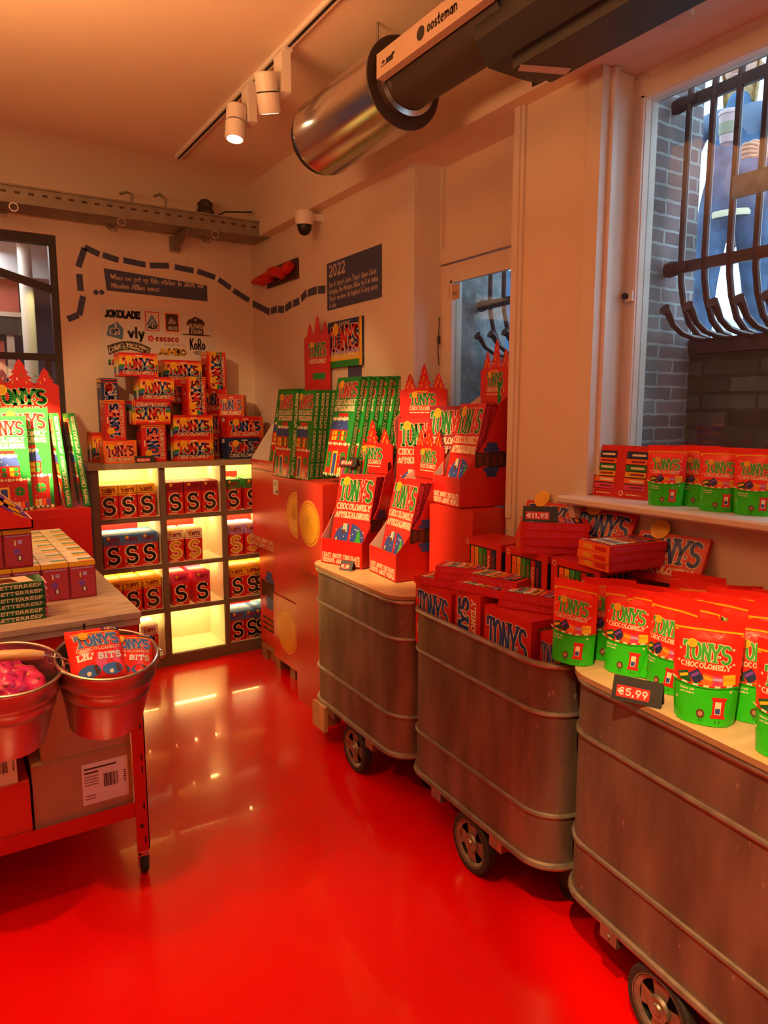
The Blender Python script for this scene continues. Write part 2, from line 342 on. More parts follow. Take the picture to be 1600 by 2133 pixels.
LOW = {'a': (.56, [arc(.27, .27, .23, .27, 0, 360, 10), [(.5, .55), (.5, 0)]]), 'b': (.56, [[(.08, 1), (.08, 0)], arc(.3, .28, .22, .28, 0, 360, 10)]),
 'c': (.5, [arc(.28, .28, .23, .28, 50, 310, 9)]), 'd': (.56, [[(.5, 1), (.5, 0)], arc(.27, .28, .23, .28, 0, 360, 10)]), 'e': (.54, [[(.06, .3), (.5, .3)]+arc(.28, .28, .23, .28, 10, 310, 10)]),
 'f': (.4, [[(.2, 0), (.2, .8)]+arc(.32, .82, .12, .16, 180, 60, 4), [(.05, .55), (.36, .55)]]), 'g': (.56, [arc(.27, .28, .23, .28, 0, 360, 10), [(.5, .55), (.5, -.12)]+arc(.28, -.12, .22, .18, 0, -150, 6)]),
 'h': (.56, [[(.08, 1), (.08, 0)], [(.08, .35)]+arc(.29, .35, .2, .2, 160, 0, 6)+[(.49, 0)]]), 'i': (.26, [[(.13, .55), (.13, 0)], [(.13, .78), (.13, .86)]]),
 'j': (.3, [[(.2, .55), (.2, -.15), (.05, -.28)], [(.2, .78), (.2, .86)]]), 'k': (.52, [[(.08, 1), (.08, 0)], [(.46, .55), (.1, .22)], [(.2, .32), (.48, 0)]]), 'l': (.26, [[(.13, 1), (.13, 0)]]),
 'm': (.8, [[(.08, .55), (.08, 0)], [(.08, .35)]+arc(.24, .35, .16, .2, 160, 0, 5)+[(.4, 0)], [(.4, .35)]+arc(.56, .35, .16, .2, 160, 0, 5)+[(.72, 0)]]),
 'n': (.56, [[(.08, .55), (.08, 0)], [(.08, .35)]+arc(.29, .35, .2, .2, 160, 0, 6)+[(.49, 0)]]), 'o': (.56, [arc(.28, .28, .23, .28, 0, 360, 10)]),
 'p': (.56, [[(.08, .55), (.08, -.35)], arc(.3, .28, .22, .28, 0, 360, 10)]), 'r': (.42, [[(.08, .55), (.08, 0)], [(.08, .35)]+arc(.27, .35, .17, .2, 160, 40, 4)]),
 's': (.46, [arc(.24, .42, .17, .13, 30, 250, 6)+arc(.24, .14, .19, .14, 80, -150, 6)]), 't': (.4, [[(.18, .85), (.18, .1), (.34, 0)], [(.03, .55), (.34, .55)]]),
 'u': (.56, [[(.08, .55), (.08, .2)]+arc(.29, .2, .2, .2, 180, 340, 6), [(.49, .55), (.49, 0)]]), 'v': (.5, [[(.03, .55), (.25, 0), (.47, .55)]]), 'w': (.74, [[(.03, .55), (.2, 0), (.37, .5), (.54, 0), (.71, .55)]]),
 'y': (.5, [[(.03, .55), (.25, .02)], [(.47, .55), (.14, -.35)]]), 'x': (.5, [[(.03, .55), (.47, 0)], [(.47, .55), (.03, 0)]]), 'z': (.5, [[(.05, .55), (.45, .55), (.05, 0), (.47, 0)]]), 'q': (.56, [arc(.27, .28, .23, .28, 0, 360, 10), [(.5, .55), (.5, -.35)]])}
for k_, (w_, st_) in LOW.items(): GL[k_] = (w_, tuple(st_), ())
def dstroke(mb, f, p, q, t, m, l, e0=0.0, e1=0.0):
    dx, dy = q[0]-p[0], q[1]-p[1]; L_ = sqrt(dx*dx+dy*dy) or 1e-9; dx /= L_; dy /= L_
    a = (p[0]-dx*e0, p[1]-dy*e0); b = (q[0]+dx*e1, q[1]+dy*e1); nx, ny = -dy*t/2, dx*t/2
    dpoly(mb, f, [(a[0]-nx, a[1]-ny), (b[0]-nx, b[1]-ny), (b[0]+nx, b[1]+ny), (a[0]+nx, a[1]+ny)], m, l)
def dglyph(mb, f, ch, x, y, sx, sy, t, m, l, serif=True, grow=0.0):
    g = GL.get(ch)
    if not g: return
    T = t+2*grow; ins = t*0.5
    def mp(p): return (x+p[0]*sx, y+ins+p[1]*(sy-2*ins))
    for st in g[1]:
        pts = [mp(p) for p in st]
        for i in range(len(pts)-1):
            e0 = (T*.30 if i > 0 else (grow+ins if len(st) < 6 else grow)); e1 = (T*.30 if i < len(pts)-2 else (grow+ins if len(st) < 6 else grow))
            if len(st) > 6: e0 = e1 = max(T*.12, grow if i in (0, len(pts)-2) else 0)
            dstroke(mb, f, pts[i], pts[i+1], T, m, l, e0, e1)
    if serif:
        for p in g[2]:
            c = mp(p); h = t*1.05+grow; k = t*.32+grow; yc = c[1]+(ins-t*.32)*(1 if p[1] > .5 else -1)
            drect(mb, f, c[0]-h, yc-k, c[0]+h, yc+k, m, l)
def dtext(mb, f, s, x, y, w_, h, m, l=0, t=.17, serif=True, grow=0.0, gap=.16):
    ws = [(.4 if c == ' ' else GL.get(c, (.5,))[0]) for c in s]
    tot = sum(ws)+gap*(len(s)-1); sx = w_/tot; cx = x
    for c, cw in zip(s, ws):
        dglyph(mb, f, c, cx, y, sx, h, t*h, m, l, serif, grow); cx += (cw+gap)*sx
def dlogo(mb, f, x, y, w_, h, c1, c2, oc, l=0, seal=True):
    """TONY'S lettering with an outline; c1 main letter colour, c2 second"""
    cells = [('T', .0, .17), ('O', .19, .16), ('N', .375, .19), ('Y', .565, .19), ('S', .79, .17)]
    t = w_*.058; g = w_*.013
    for k, (ch, ox, cw) in enumerate(cells):
        gw = GL[ch][0]
        yy, hh = (y, h) if ch != 'Y' else (y+h*.04, h*.96)
        dglyph(mb, f, ch, x+ox*w_+t*.5, yy, (cw*w_)/gw, hh, t, oc, l, True, g)
    for k, (ch, ox, cw) in enumerate(cells):
        gw = GL[ch][0]
        yy, hh = (y, h) if ch != 'Y' else (y+h*.04, h*.96)
        dglyph(mb, f, ch, x+ox*w_+t*.5, yy, (cw*w_)/gw, hh, t, (c1, c1, c1, c2, c1)[k], l+1, True, 0)
    dcirc(mb, f, x+.775*w_, y+h*.36, w_*.036, oc, l+2, 10); dcirc(mb, f, x+.775*w_, y+h*.36, w_*.02, c2, l+3, 10)
    if seal:
        dcirc(mb, f, x+.20*w_, y+h*.90, w_*.105, 'yellow', l+4, 20); dcirc(mb, f, x+.20*w_, y+h*.90, w_*.075, 'gold', l+5, 16)
def dbars(mb, f, x0, y0, x1, y1, rows, m, l):
    """tiny unreadable small print as rows of short dashes"""
    h = (y1-y0)/rows
    for r in range(rows):
        x = x0
        while x < x1-0.004:
            L_ = min(x1-x, (x1-x0)*random.uniform(.08, .2)); drect(mb, f, x, y0+r*h+h*.25, x+L_, y0+r*h+h*.75, m, l); x += L_+(x1-x0)*.03
def dchain(mb, f, cx, cy, s, l, c='blue'):
    """the wrapped-bar emblem on the side panels: dark chocolate slab with coloured link shapes"""
    dpoly(mb, f, [(cx-.5*s, cy-.22*s), (cx-.2*s, cy-.16*s), (cx+.1*s, cy-.24*s), (cx+.5*s, cy-.2*s), (cx+.5*s, cy+.2*s), (cx+.15*s, cy+.24*s), (cx-.15*s, cy+.17*s), (cx-.5*s, cy+.22*s)], 'choc', l)
    for a in range(4): drect(mb, f, cx-.42*s+a*.22*s, cy-.15*s, cx-.28*s+a*.22*s, cy+.14*s, 'brown', l+1)
    for yy, sg in ((cy+.2*s, 1), (cy-.2*s, -1)):
        drect(mb, f, cx-.24*s, min(yy, yy+sg*.12*s), cx+.24*s, max(yy, yy+sg*.12*s), c, l+2)
        drect(mb, f, cx-.15*s, min(yy+sg*.12*s, yy+sg*.26*s), cx+.18*s, max(yy+sg*.12*s, yy+sg*.26*s), c, l+2)
TREE = [(0, 0), (.12, 0), (.12, .10), (-.0, .10)]
def tree_poly(cx, y, w_, h, tiers=4):
    L_ = []; 
    for i in range(tiers):
        yy = y+h*i/tiers*.9; ww = w_/2*(1-i/tiers*.85); L_ += [(cx+ww*1.15, yy), (cx+ww*.55, yy+h/tiers*.80)]
    R_ = [(2*cx-x, yy) for x, yy in L_][::-1]
    return L_+[(cx, y+h)]+R_
def dtree(mb, f, cx, y, w_, h, m, l): dpoly(mb, f, tree_poly(cx, y, w_, h), m, l)
def stripes(mb, f, x0, y0, x1, y1, cols, l=0):
    n = len(cols)
    for i, c in enumerate(cols): drect(mb, f, x0, y0+(y1-y0)*i/n, x1, y0+(y1-y0)*(i+1)/n, c, l)

# ================================================================== STRUCTURE
XW, XN, YB = 2.18, 2.34, 5.34      # right wall face, window niche plane, back wall face
ZB = 3.055                         # underside of the beam
XL, YF, ZC = -3.4, -2.4, 3.45
b = MB(); b.box(XL-.2, YF-.2, -.2, 2.5, 5.7, 0, 'floor_red'); struct('floor', b)
b = MB(); b.box(XL-.2, YF-.2, ZC, 2.5, 4.92, ZC+.2, 'ceiling_paint')
c_ = [(4.92+.42*sin(radians(a)), ZC-.30+.30*cos(radians(a))) for a in range(0, 91, 10)]
for i in range(len(c_)-1):
    b.idx([(XL, c_[i][0], c_[i][1]), (2.4, c_[i][0], c_[i][1]), (2.4, c_[i+1][0], c_[i+1][1]), (XL, c_[i+1][0], c_[i+1][1])], [(0, 1, 2, 3)], 'ceiling_paint', True)
b.box(XL, 4.92, ZC+.01, 2.4, 5.6, ZC+.2, 'ceiling_paint')
struct('ceiling', b)
b = MB(); b.box(XL-.2, YF, 0, XL, 5.6, ZC, 'wall_paint'); struct('wall_left', b)
b = MB(); b.box(XL, YF-.2, 0, 2.5, YF, ZC, 'wall_paint'); struct('wall_front', b)
b = MB()
b.box(0.80, YB, 0, 2.5, 5.60, ZC, 'wall_paint')
b.box(-1.7, YB, 2.965, 0.80, 5.60, ZC, 'wall_paint')
b.box(XL, YB, 0, -1.7, 5.60, ZC, 'wall_paint')
struct('wall_back', b)
b = MB()
b.box(XW, 3.13, 0, 2.45, YB, ZB, 'wall_paint')
b.box(XW, YF, 0, 2.45, 3.13, 1.345, 'wall_paint')
b.box(XW, 0.30, 1.345, 2.45, 1.94, 1.46, 'wall_paint')
b.box(XW, 1.94, 1.345, 2.45, 2.36, ZB, 'wall_paint')
b.box(XW, YF, 1.345, 2.45, 0.30, ZB, 'wall_paint')
struct('wall_right', b)
b = MB(); b.box(2.10, YF, ZB, 2.5, YB, ZC, 'wall_paint'); struct('trim_1', b)       # beam over the windows
# casings (mouldings) round the niches
b = MB()
for (y0, y1) in ((3.125, 3.20), (2.33, 2.385)):
    b.box(XW-.012, y0, 1.0 if y0 < 3 else .0, XW+.004, y1, ZB, 'white_paint')
b.box(XW-.02, 2.35, 1.33, XW+.0, 2.385, ZB, 'white_paint')
b.box(XW+.004, 3.122, 1.40, XN, 3.135, ZB, 'white_paint')
b.box(XW-.012, 1.925, 1.46, XW+.004, 1.99, ZB, 'white_paint')
b.box(XW+.004, 1.925, 1.48, XN, 1.945, ZB-.002, 'white_paint')
b.box(XW+.03, 1.905, 1.48, XW+.055, 1.925, ZB-.003, 'white_paint')
struct('trim_2', b)
# window 1
b = MB()
X0, X1 = XN, XN+.06
b.box(X0+.01, 2.36, 2.64, X1, 3.13, ZB, 'wall_paint')                                   # blind panel over the sash
b.box(X0-.012, 2.36, 2.565, X1, 3.13, 2.645, 'white_paint')                               # transom
for y0, y1 in ((3.105, 3.13), (2.36, 2.385)): b.box(X0-.012, y0, 2.64, X0+.012, y1, ZB, 'white_paint')
struct('trim_3', b)
w1 = thing('window_1', None, None); w1['kind'] = 'structure'
b = MB()
b.box(X0, 3.035, 1.345, X1, 3.13, 2.558, 'white_paint'); b.box(X0, 2.36, 1.345, X1, 2.44, 2.558, 'white_paint')
b.box(X0, 2.44, 2.475, X1, 3.035, 2.558, 'white_paint'); b.box(X0, 2.44, 1.345, X1, 3.035, 1.46, 'white_paint')
b.box(X0-.008, 3.02, 1.46, X0+.012, 3.035, 2.475, 'white_paint'); b.box(X0-.008, 2.44, 2.462, X0+.012, 3.035, 2.477, 'white_paint')
link('sash', b, w1)
b = MB(); b.box(X0+.03, 2.44, 1.46, X0+.036, 3.035, 2.475, 'glass'); link('pane', b, w1)
b = MB(); b.tube([(X0-.015, 3.118, 2.16), (X0-.015, 3.118, 2.20)], .008, 'dark_steel', 8); b.tube([(X0-.012, 3.118, 2.05), (X0-.018, 3.12, 2.12), (X0-.012, 3.118, 2.30)], .0025, 'dark_steel', 6); link('hinge', b, w1)
# window 2
w2 = thing('window_2', None, None); w2['kind'] = 'structure'
b = MB()
b.box(X0, 1.865, 1.46, X1, 1.94, ZB-.02, 'white_paint'); b.box(X0, .30, 1.46, X1, .40, ZB-.02, 'white_paint')
b.box(X0, .40, 2.955, X1, 1.865, ZB-.035, 'white_paint'); b.box(X0, .40, 1.46, X1, 1.865, 1.545, 'white_paint')
b.box(X0+.01, .3, ZB-.03, X1, 1.94, ZB, 'white_paint')
b.box(X0-.01, 1.868, 1.46, X0+.01, 1.88, 2.965, 'white_paint'); b.box(X0-.01, .40, 2.958, X0+.01, 1.88, 2.97, 'white_paint')
link('sash', b, w2)
b = MB(); b.box(X0+.03, .40, 1.545, X0+.036, 1.865, 2.955, 'glass'); link('pane', b, w2)
b = MB(); b.box(X0-.022, 1.872, 2.225, X0-.002, 1.905, 2.265, 'white_paint'); b.tube([(X0-.02, 1.90, 2.245), (X0-.035, 1.90, 2.245)], .012, 'black', 8); link('latch', b, w2)
# outer (street side) jambs and head of the openings
b = MB()
for y0, y1 in ((3.13, 3.2), (2.30, 2.36), (1.87, 1.94), (.25, .3)): b.box(2.40, {3.13: 3.09, 1.87: 1.90}.get(y0, y0), 1.3, 2.455, y1, 3.06, 'white_paint')
b.box(2.40, .3, 2.985, 2.47, 3.13, 3.3, 'plaster'); b.box(2.45, YF, 2.97, 2.9, .3, 3.5, 'brick')
b.box(2.45, .3, 1.2, 2.58, 3.2, 1.40, 'plaster')
struct('trim_4', b)
# sill board
b = MB()
prof = [(2.075, 1.445), (2.068, 1.452), (2.068, 1.468), (2.075, 1.475), (XN, 1.475), (XN, 1.445)]
b.prism([(x, 1.985, z) for x, z in prof], (0, -1.75, 0), 'white_paint')
struct('trim_5', b)
b = MB(); b.prism([(2.18, 1.955, 1.445), (2.09, 1.955, 1.445), (2.165, 1.955, 1.25), (2.18, 1.955, 1.25)], (0, -.03, 0), 'white_paint'); struct('trim_6', b)

# ---------------- outside: light wells, street
b = MB()
b.box(2.45, 1.97, 0.9, 2.84, 2.34, 3.9, 'brick')
struct('wall_well_pier', b)
b = MB(); b.box(2.45, 3.17, .9, 2.84, 3.6, 3.9, 'plaster'); struct('wall_well_far', b)
b = MB(); b.box(2.84, 3.0, .9, 3.2, 3.6, 2.05, 'plaster'); b.box(2.84, 2.3, .9, 3.2, 3.0, 2.05, 'plaster'); struct('wall_well_plaster', b)
b = MB(); b.box(2.841, YF, .9, 3.2, 2.3, 2.05, 'old_brick'); b.box(2.45, YF, .85, 2.9, 3.2, .9, 'stone_dark'); struct('wall_well_brick', b)
b = MB(); b.box(3.2, -8, 1.9, 16, 14, 2.05, 'street'); struct('ground_street', b)
b = MB(); b.box(12, -8, 2.05, 12.4, 14, 3.4, 'facade'); struct('wall_street', b)

def grille(y_left, ys, label, zt=3.02, zl=2.385, yend=None):
    XG = 2.64
    g = thing('window_grille', label, 'window grille', (XG, y_left, 2.10), 0)
    o = V((XG, y_left, 2.10))
    def loc(pts): return [V(p)-o for p in pts]
    ye = yend if yend is not None else min(ys)-.1
    for z in (zt, zl):
        if z is None: continue
        m = MB(); m.box(-.006, ye-y_left, z-2.10-.022, .012, -.02, z-2.10+.022, 'iron')
        m.tube(loc([(XG, y_left+.03, z), (XG+.002, y_left-.02, z), (XG, y_left-.10, z)]), [.02, .034, .02], 'iron', 8, flat=.6)
        link('rail', m, g)
    for y in ys:
        m = MB()
        path = [(XG+.09, y-.0, 3.17), (XG+.05, y, 3.165), (XG+.015, y, 3.13), (XG+.005, y, 3.06), (XG, y, 3.0), (XG, y, 2.7), (XG, y, 2.42), (XG+.008, y, 2.33), (XG+.03, y, 2.25), (XG+.075, y, 2.17), (XG+.14, y, 2.125), (XG+.2, y, 2.115)]
        m.tube(loc(path), [.008, .012]+[.0135]*10, 'iron', 8); link('bar', m, g)
        m = MB()
        path = [(XG-.085, y+.005, 2.215), (XG-.06, y+.004, 2.20), (XG-.03, y, 2.155), (XG+.03, y, 2.125), (XG+.10, y, 2.113), (XG+.2, y, 2.11)]
        m.tube(loc(path), [.024, .016, .0125, .0125, .0125, .0125], 'iron', 8); link('hook', m, g)
    m = MB(); m.box(2.82-XG, ye-y_left, -.05, 2.92-XG, -.0, .012, 'iron'); link('base_beam', m, g)
    return g
grille(1.965, [1.895, 1.79, 1.685, 1.58, 1.475, 1.37], 'rust-brown iron bars curving over the light well, outside the large right window', yend=1.25)
grille(3.165, [3.075, 2.965, 2.855, 2.745, 2.635], 'rust-brown iron bars outside the smaller window, beside the grey rendered wall', zt=3.02, yend=2.35)

# two passers-by on the street, seen through the grille
def skinned(name, pts, edges, rad, m, parent, root=0, sub=2):
    me = bpy.data.meshes.new(name); me.from_pydata([tuple(p) for p in pts], edges, []); me.materials.append(MATS[m])
    o = bpy.data.objects.new(name, me); COL.objects.link(o); o.parent = parent
    sk = o.modifiers.new('skin', 'SKIN'); sk.use_smooth_shade = True
    for i, r in enumerate(rad):
        r = r if isinstance(r, tuple) else (r, r)
        me.skin_vertices[0].data[i].radius = r; me.skin_vertices[0].data[i].use_root = (i == root)
    ss = o.modifiers.new('sub', 'SUBSURF'); ss.levels = sub; ss.render_levels = sub
    return o
def hand(parent, at, d, k=1.0):
    """palm and five curled fingers; d = forward direction"""
    at = V(at); d = V(d).normalized(); u = V((0, 0, 1)); s_ = d.cross(u).normalized()
    P_ = [at, at+d*.05*k, at+d*.09*k]; R_ = [.026, .034, .03]; E_ = [(0, 1), (1, 2)]
    for i, L_ in enumerate((.075, .085, .08, .065)):
        base = at+d*.10*k+u*(.03-.02*i)*k
        n = len(P_); P_ += [base, base+d*L_*.45*k+s_*.01, base+d*L_*.6*k+s_*.045*k, base+d*L_*.3*k+s_*.06*k]; R_ += [.011, .0105, .01, .009]
        E_ += [(2, n), (n, n+1), (n+1, n+2), (n+2, n+3)]
    n = len(P_); P_ += [at+d*.05*k+u*.045*k, at+d*.085*k+u*.06*k+s_*.03*k, at+d*.09*k+u*.05*k+s_*.06*k]; R_ += [.014, .012, .011]; E_ += [(1, n), (n, n+1), (n+1, n+2)]
    return skinned('hand', P_, E_, [r*k for r in R_], 'skin', parent)
def person(label, loc, rz, top, hairm, hold=True):
    p = thing('person', label, 'person', loc, rz)
    k = 1.12
    # body (one continuous figure: legs, trunk, neck, head)
    pts = [(0, 0, .98), (0, 0, 1.18), (0, 0, 1.38), (0, .0, 1.50), (0, -.02, 1.58),
           (-.10, 0, .92), (-.12, -.04, .52), (-.13, .02, .10), (-.13, -.14, .04), (.10, 0, .92), (.13, .08, .52), (.14, .16, .10), (.14, .02, .04)]
    ed = [(0, 1), (1, 2), (2, 3), (3, 4), (0, 5), (5, 6), (6, 7), (7, 8), (0, 9), (9, 10), (10, 11), (11, 12)]
    rd = [(.16, .12), (.14, .11), (.15, .11), .065, .06, (.10, .11), .075, .05, .045, (.10, .11), .075, .05, .045]
    skinned('body', [V(q)*k for q in pts], ed, [tuple(k*a for a in (r if isinstance(r, tuple) else (r, r))) for r in rd], 'jeans', p)
    # jacket with sleeves
    pts = [(0, 0, .90), (0, 0, 1.10), (0, 0, 1.34), (0, 0, 1.46), (-.20, 0, 1.42), (-.29, -.03, 1.16), (-.20, -.24, 1.10) if hold else (-.30, -.06, .92), (.20, 0, 1.42), (.29, .0, 1.16), (.22, -.22, 1.12) if hold else (.31, -.06, .90)]
    ed = [(0, 1), (1, 2), (2, 3), (3, 4), (4, 5), (5, 6), (3, 7), (7, 8), (8, 9)]
    rd = [(.145, .12), (.14, .12), (.15, .115), (.10, .08), .068, .058, .045, .068, .058, .045]
    skinned('jacket', [V(q)*k for q in pts], ed, [tuple(k*a for a in (r if isinstance(r, tuple) else (r, r))) for r in rd], top, p)
    m = MB(); m.lathe([(.148*k, 0), (.152*k, .02), (.148*k, .04)], 'cream', 24, T=Matrix.Translation((0, 0, .88*k)) @ Matrix.Diagonal((1, .8, 1, 1))); link('hem_stripe', m, p)
    # head with face
    h = MB()
    import itertools
    rings = []
    for i in range(13):
        a = pi*i/12; z = cos(a)*.135; r = sin(a)
        ring = []
        for j in range(20):
            t = 2*pi*j/20; x = r*.085*sin(t); y = -r*.105*cos(t)
            if z < -.03: x *= 1-(-.03-z)*2.6; y *= 1-(-.03-z)*1.4
            fr = cos(t)
            if fr > .93 and -.045 < z < .015: y -= .018*(1 if z > -.04 else .5)       # nose
            if .55 < fr < .92 and .0 < z < .04: y += .010                                # eye sockets
            if fr > .8 and -.085 < z < -.06: y -= .006                                   # lips
            ring.append((x*k, y*k, (z+1.70)*k))
        rings.append(ring)
    h.idx([q for r_ in rings for q in r_], [(i*20+j, (i+1)*20+j, (i+1)*20+(j+1) % 20, i*20+(j+1) % 20) for i in range(12) for j in range(20)], 'skin', True)
    for sx in (-1, 1):
        h.tube([V((sx*.086, .01, 1.72))*k, V((sx*.10, .015, 1.70))*k, V((sx*.088, .01, 1.665))*k], [.014, .018, .01], 'skin', 8)
        h.lathe([(0, -.012), (.012, 0), (0, .012)], 'white', 10, T=Matrix.Translation(V((sx*.034, -.088, 1.722))*k))
        h.tube([V((sx*.018, -.103, 1.742))*k, V((sx*.05, -.093, 1.745))*k], .004, 'brown', 6)
    h.tube([V((-.025, -.106, 1.632))*k, V((0, -.110, 1.63))*k, V((.025, -.106, 1.632))*k], .005, 'cup_pink', 6)
    hd = link('head', h, p)
    hm = MB()
    hr = []
    for i in range(10):
        a = pi*i/12
        hr.append([(sin(a)*.102*sin(2*pi*j/20)*k, (-sin(a)*.118*cos(2*pi*j/20)+.016)*k+(.055*k if (cos(2*pi*j/20) > .45 and i > 3) else 0), (cos(a)*.15+1.71-(0.0 if i < 8 else .10*(i-7)))*k) for j in range(20)])
    hm.idx([q for r_ in hr for q in r_], [(i*20+j, (i+1)*20+j, (i+1)*20+(j+1) % 20, i*20+(j+1) % 20) for i in range(9) for j in range(20)], hairm, True)
    link('hair', hm, p)
    if hold:
        hand(p, V((-.19, -.26, 1.11))*k, (.5, -.8, .1), k); hand(p, V((.21, -.24, 1.13))*k, (-.5, -.8, .1), k)
    else:
        hand(p, V((-.305, -.07, .88))*k, (0, -.15, -1), k); hand(p, V((.315, -.07, .86))*k, (0, -.15, -1), k)
    return p
pa = onx(1515, 600, 4.5)
person('person outside in blue jacket and jeans holding a takeaway cup, behind the window bars', (pa.x, pa.y, 2.05), radians(-68), 'jacket_blue', 'hair')
pb = onx(1625, 600, 4.9)
person('person outside in dark navy jacket and jeans at the right edge of the large window', (pb.x, pb.y, 2.05), radians(-100), 'jacket_dark', 'brown', hold=False)
pc = onx(1100, 700, 4.6)
person('person outside in dark jacket, glimpsed behind the bars of the smaller window', (pc.x-.05, pc.y, 2.05), radians(-90), 'jacket_dark', 'brown', hold=False)
# cup held up by the first person
cp = onx(1518, 268, 4.0)
m = MB(); m.lathe([(0, 0), (.042, 0), (.047, .045), (.050, .045), (.055, .105), (.052, .105), (.056, .15), (.060, .15), (.060, .165), (.052, .175), (0, .176)], 'cup_pink', 20, mats=['cup_pink', 'cup_pink', 'brown', 'greige_top', 'brown', 'cup_pink', 'cup_pink', 'cup_pink', 'cup_pink', 'cup_pink'])
tag(link('takeaway_cup', m, loc=(cp.x, cp.y, cp.z-.08)), 'pink takeaway cup with a brown sleeve held up outside the large window', 'cup')
# black-and-white barrier plank across the grille
q0, q1 = onx(1525, 385, 2.60), onx(1600, 365, 2.60)
m = MB(); m.box(-.008, -.34, -.04, .008, .0, .04, 'plaster')
tag(link('plank', m, loc=(2.61, q0.y, q0.z-.01)), 'short grey board fixed across the iron bars of the large window', 'board')

# ---------------- opening in the back wall and the room beyond
b = MB()
b.box(.755, 5.36, 0, .80, 5.42, 2.96, 'dark_steel'); b.box(-1.7, 5.36, 2.905, .755, 5.42, 2.965, 'dark_steel'); b.box(-1.7, 5.36, 0, -1.65, 5.42, 2.9, 'dark_steel')
p0, p1 = ony(0, 568, 5.39), ony(110, 606, 5.39)
d_ = (p1-p0).normalized(); p0 = p0-d_*1.6
b.prism([p0+V((0, -.02, -.025)), p1+V((.02, -.02, -.025)), p1+V((.02, -.02, .025)), p0+V((0, -.02, .025))], (0, .04, 0), 'dark_steel')
za = ony(60, 742, 5.39).z
b.box(-1.65, 5.37, za-.025, .755, 5.41, za+.02, 'dark_steel')
xv = ony(103, 800, 5.39).x
b.box(xv-.02, 5.375, 0, xv+.02, 5.405, za-.025, 'dark_steel')
struct('door_1', b)
b = MB(); b.box(-1.65, 5.386, .05, .755, 5.392, 2.905, 'glass'); struct('door_2', b)
b = MB(); b.box(-4, 8.2, 0, 2.4, 8.4, 3.6, 'room_blue'); struct('wall_next_room', b)
b = MB(); b.box(-4, 5.6, 3.3, 2.4, 8.4, 3.5, 'room_white'); b.box(-4, 7.3, 3.0, 2.4, 7.6, 3.3, 'room_white'); struct('ceiling_next_room', b)
b = MB(); b.box(-4, 5.6, -.2, 2.4, 8.4, 0, 'floor_red'); struct('floor_next_room', b)
b = MB(); b.box(1.6, 5.6, 0, 1.8, 8.2, 3.3, 'room_blue'); struct('wall_next_right', b)
b = MB(); b.box(-4.2, 5.6, 0, -4, 8.4, 3.5, 'room_blue'); struct('wall_next_left', b)
q = ony(55, 600, 7.0); m = MB(); m.tube([(0, 0, 0), (0, 0, 3.3)], .055, 'white_paint', 20)
tag(link('pipe_column', m, loc=(q.x, q.y, 0)), 'pale lit column standing in the room beyond the black-framed opening', 'column')
q0, q1 = ony(0, 565, 7.4), ony(44, 655, 7.4)
m = MB(); m.box(-1.2, 0, 0, 0, .06, 1.0, 'room_red')
tag(link('wall_panel', m, loc=(q1.x, 7.5, q1.z)), 'terracotta panel high in the next room, left of the pale column', 'panel')
q = ony(22, 700, 7.4)
m = MB(); m.box(-.9, -.05, 0, .14, .05, .16, 'dark_steel'); m.box(-.9, -.06, .16, .14, .06, .20, 'label_tan'); m.box(-.04, -.04, -1.3, 0.02, .04, 0, 'label_tan')
m.box(-.9, 0, -1.3, -.06, .03, -.05, 'room_red')
tag(link('counter_frame', m, loc=(q.x, 7.35, q.z)), 'framed red counter in the next room, below the terracotta panel', 'counter')
area((0.2, 7.0, 3.2), (.2, 7.0, 0), 28, .8, .8, (.85, .8, .8)); 
spot((1.0, 6.6, 3.1), (.75, 7.0, 2.2), 30, 60, col=(1, .8, .35))
area((-1.8, 6.8, 3.1), (-.5, 7.6, 2.0), 16, .5, .5, (1, .5, .25))

# ================================================================== CEILING AND WALL EQUIPMENT
def lamp_head(label, x, y, aim, lit=True, group=None, arm_rz=0):
    """track spotlight: adapter, tall gear box, can, lens"""
    t = thing('track_spotlight', label, 'spotlight', (x, y, 3.43), 0, group)
    m = MB(); m.box(-.018, -.05, -.02, .018, .05, .0, 'lamp_white'); link('adapter', m, t)
    m = MB(); m.box(-.032, -.045, -.19, .012, .045, -.02, 'lamp_white'); link('gear_box', m, t)
    d = (V(aim)-V((x-.07, y, 3.22))).normalized()
    T = Matrix.Translation((-.085, 0, -.20)) @ d.to_track_quat('-Z', 'Y').to_matrix().to_4x4()
    m = MB(); m.lathe([(0, .085), (.045, .085), (.050, .08), (.050, .008), (.046, .008), (.046, .002), (.050, .002), (.050, -.075), (.046, -.08), (.040, -.08), (.038, -.06)], 'lamp_white', 28, T=T, mats=['lamp_white']*4+['black']*2+['lamp_white']*4)
    m.tube([(-.035, 0, -.17), (-.075, 0, -.185)], .010, 'black', 8)
    link('can', m, t)
    m = MB(); m.lathe([(0, -.066), (.039, -.066)], 'lens' if lit else 'choc', 24, T=T); link('lens', m, t)
    return t, V((x-.085, y, 3.23))+d*.10
m = MB(); m.box(-.018, -2.75, -.022, .018, 1.95, 0, 'lamp_white'); m.box(-.008, -2.74, -.0225, .008, 1.94, -.020, 'black')
tr = link('lighting_track', m, loc=(1.49, 2.9, 3.45)); tag(tr, 'white ceiling track running from the back towards the metal duct, carrying the spotlights', 'lighting track')
t1, lp = lamp_head('lit white spotlight on the ceiling track, the lamp nearest the back wall', 1.49, 3.60, (1.12, 3.35, 1.0))
spot(lp, (0.95, 3.9, .3), 22, 70)
t2, lp = lamp_head('white spotlight turned away, hanging from the tall gear box next to the duct', 1.49, 3.20, (1.75, 3.55, 1.9))
spot(lp, (1.95, 3.9, 1.5), 26, 50)
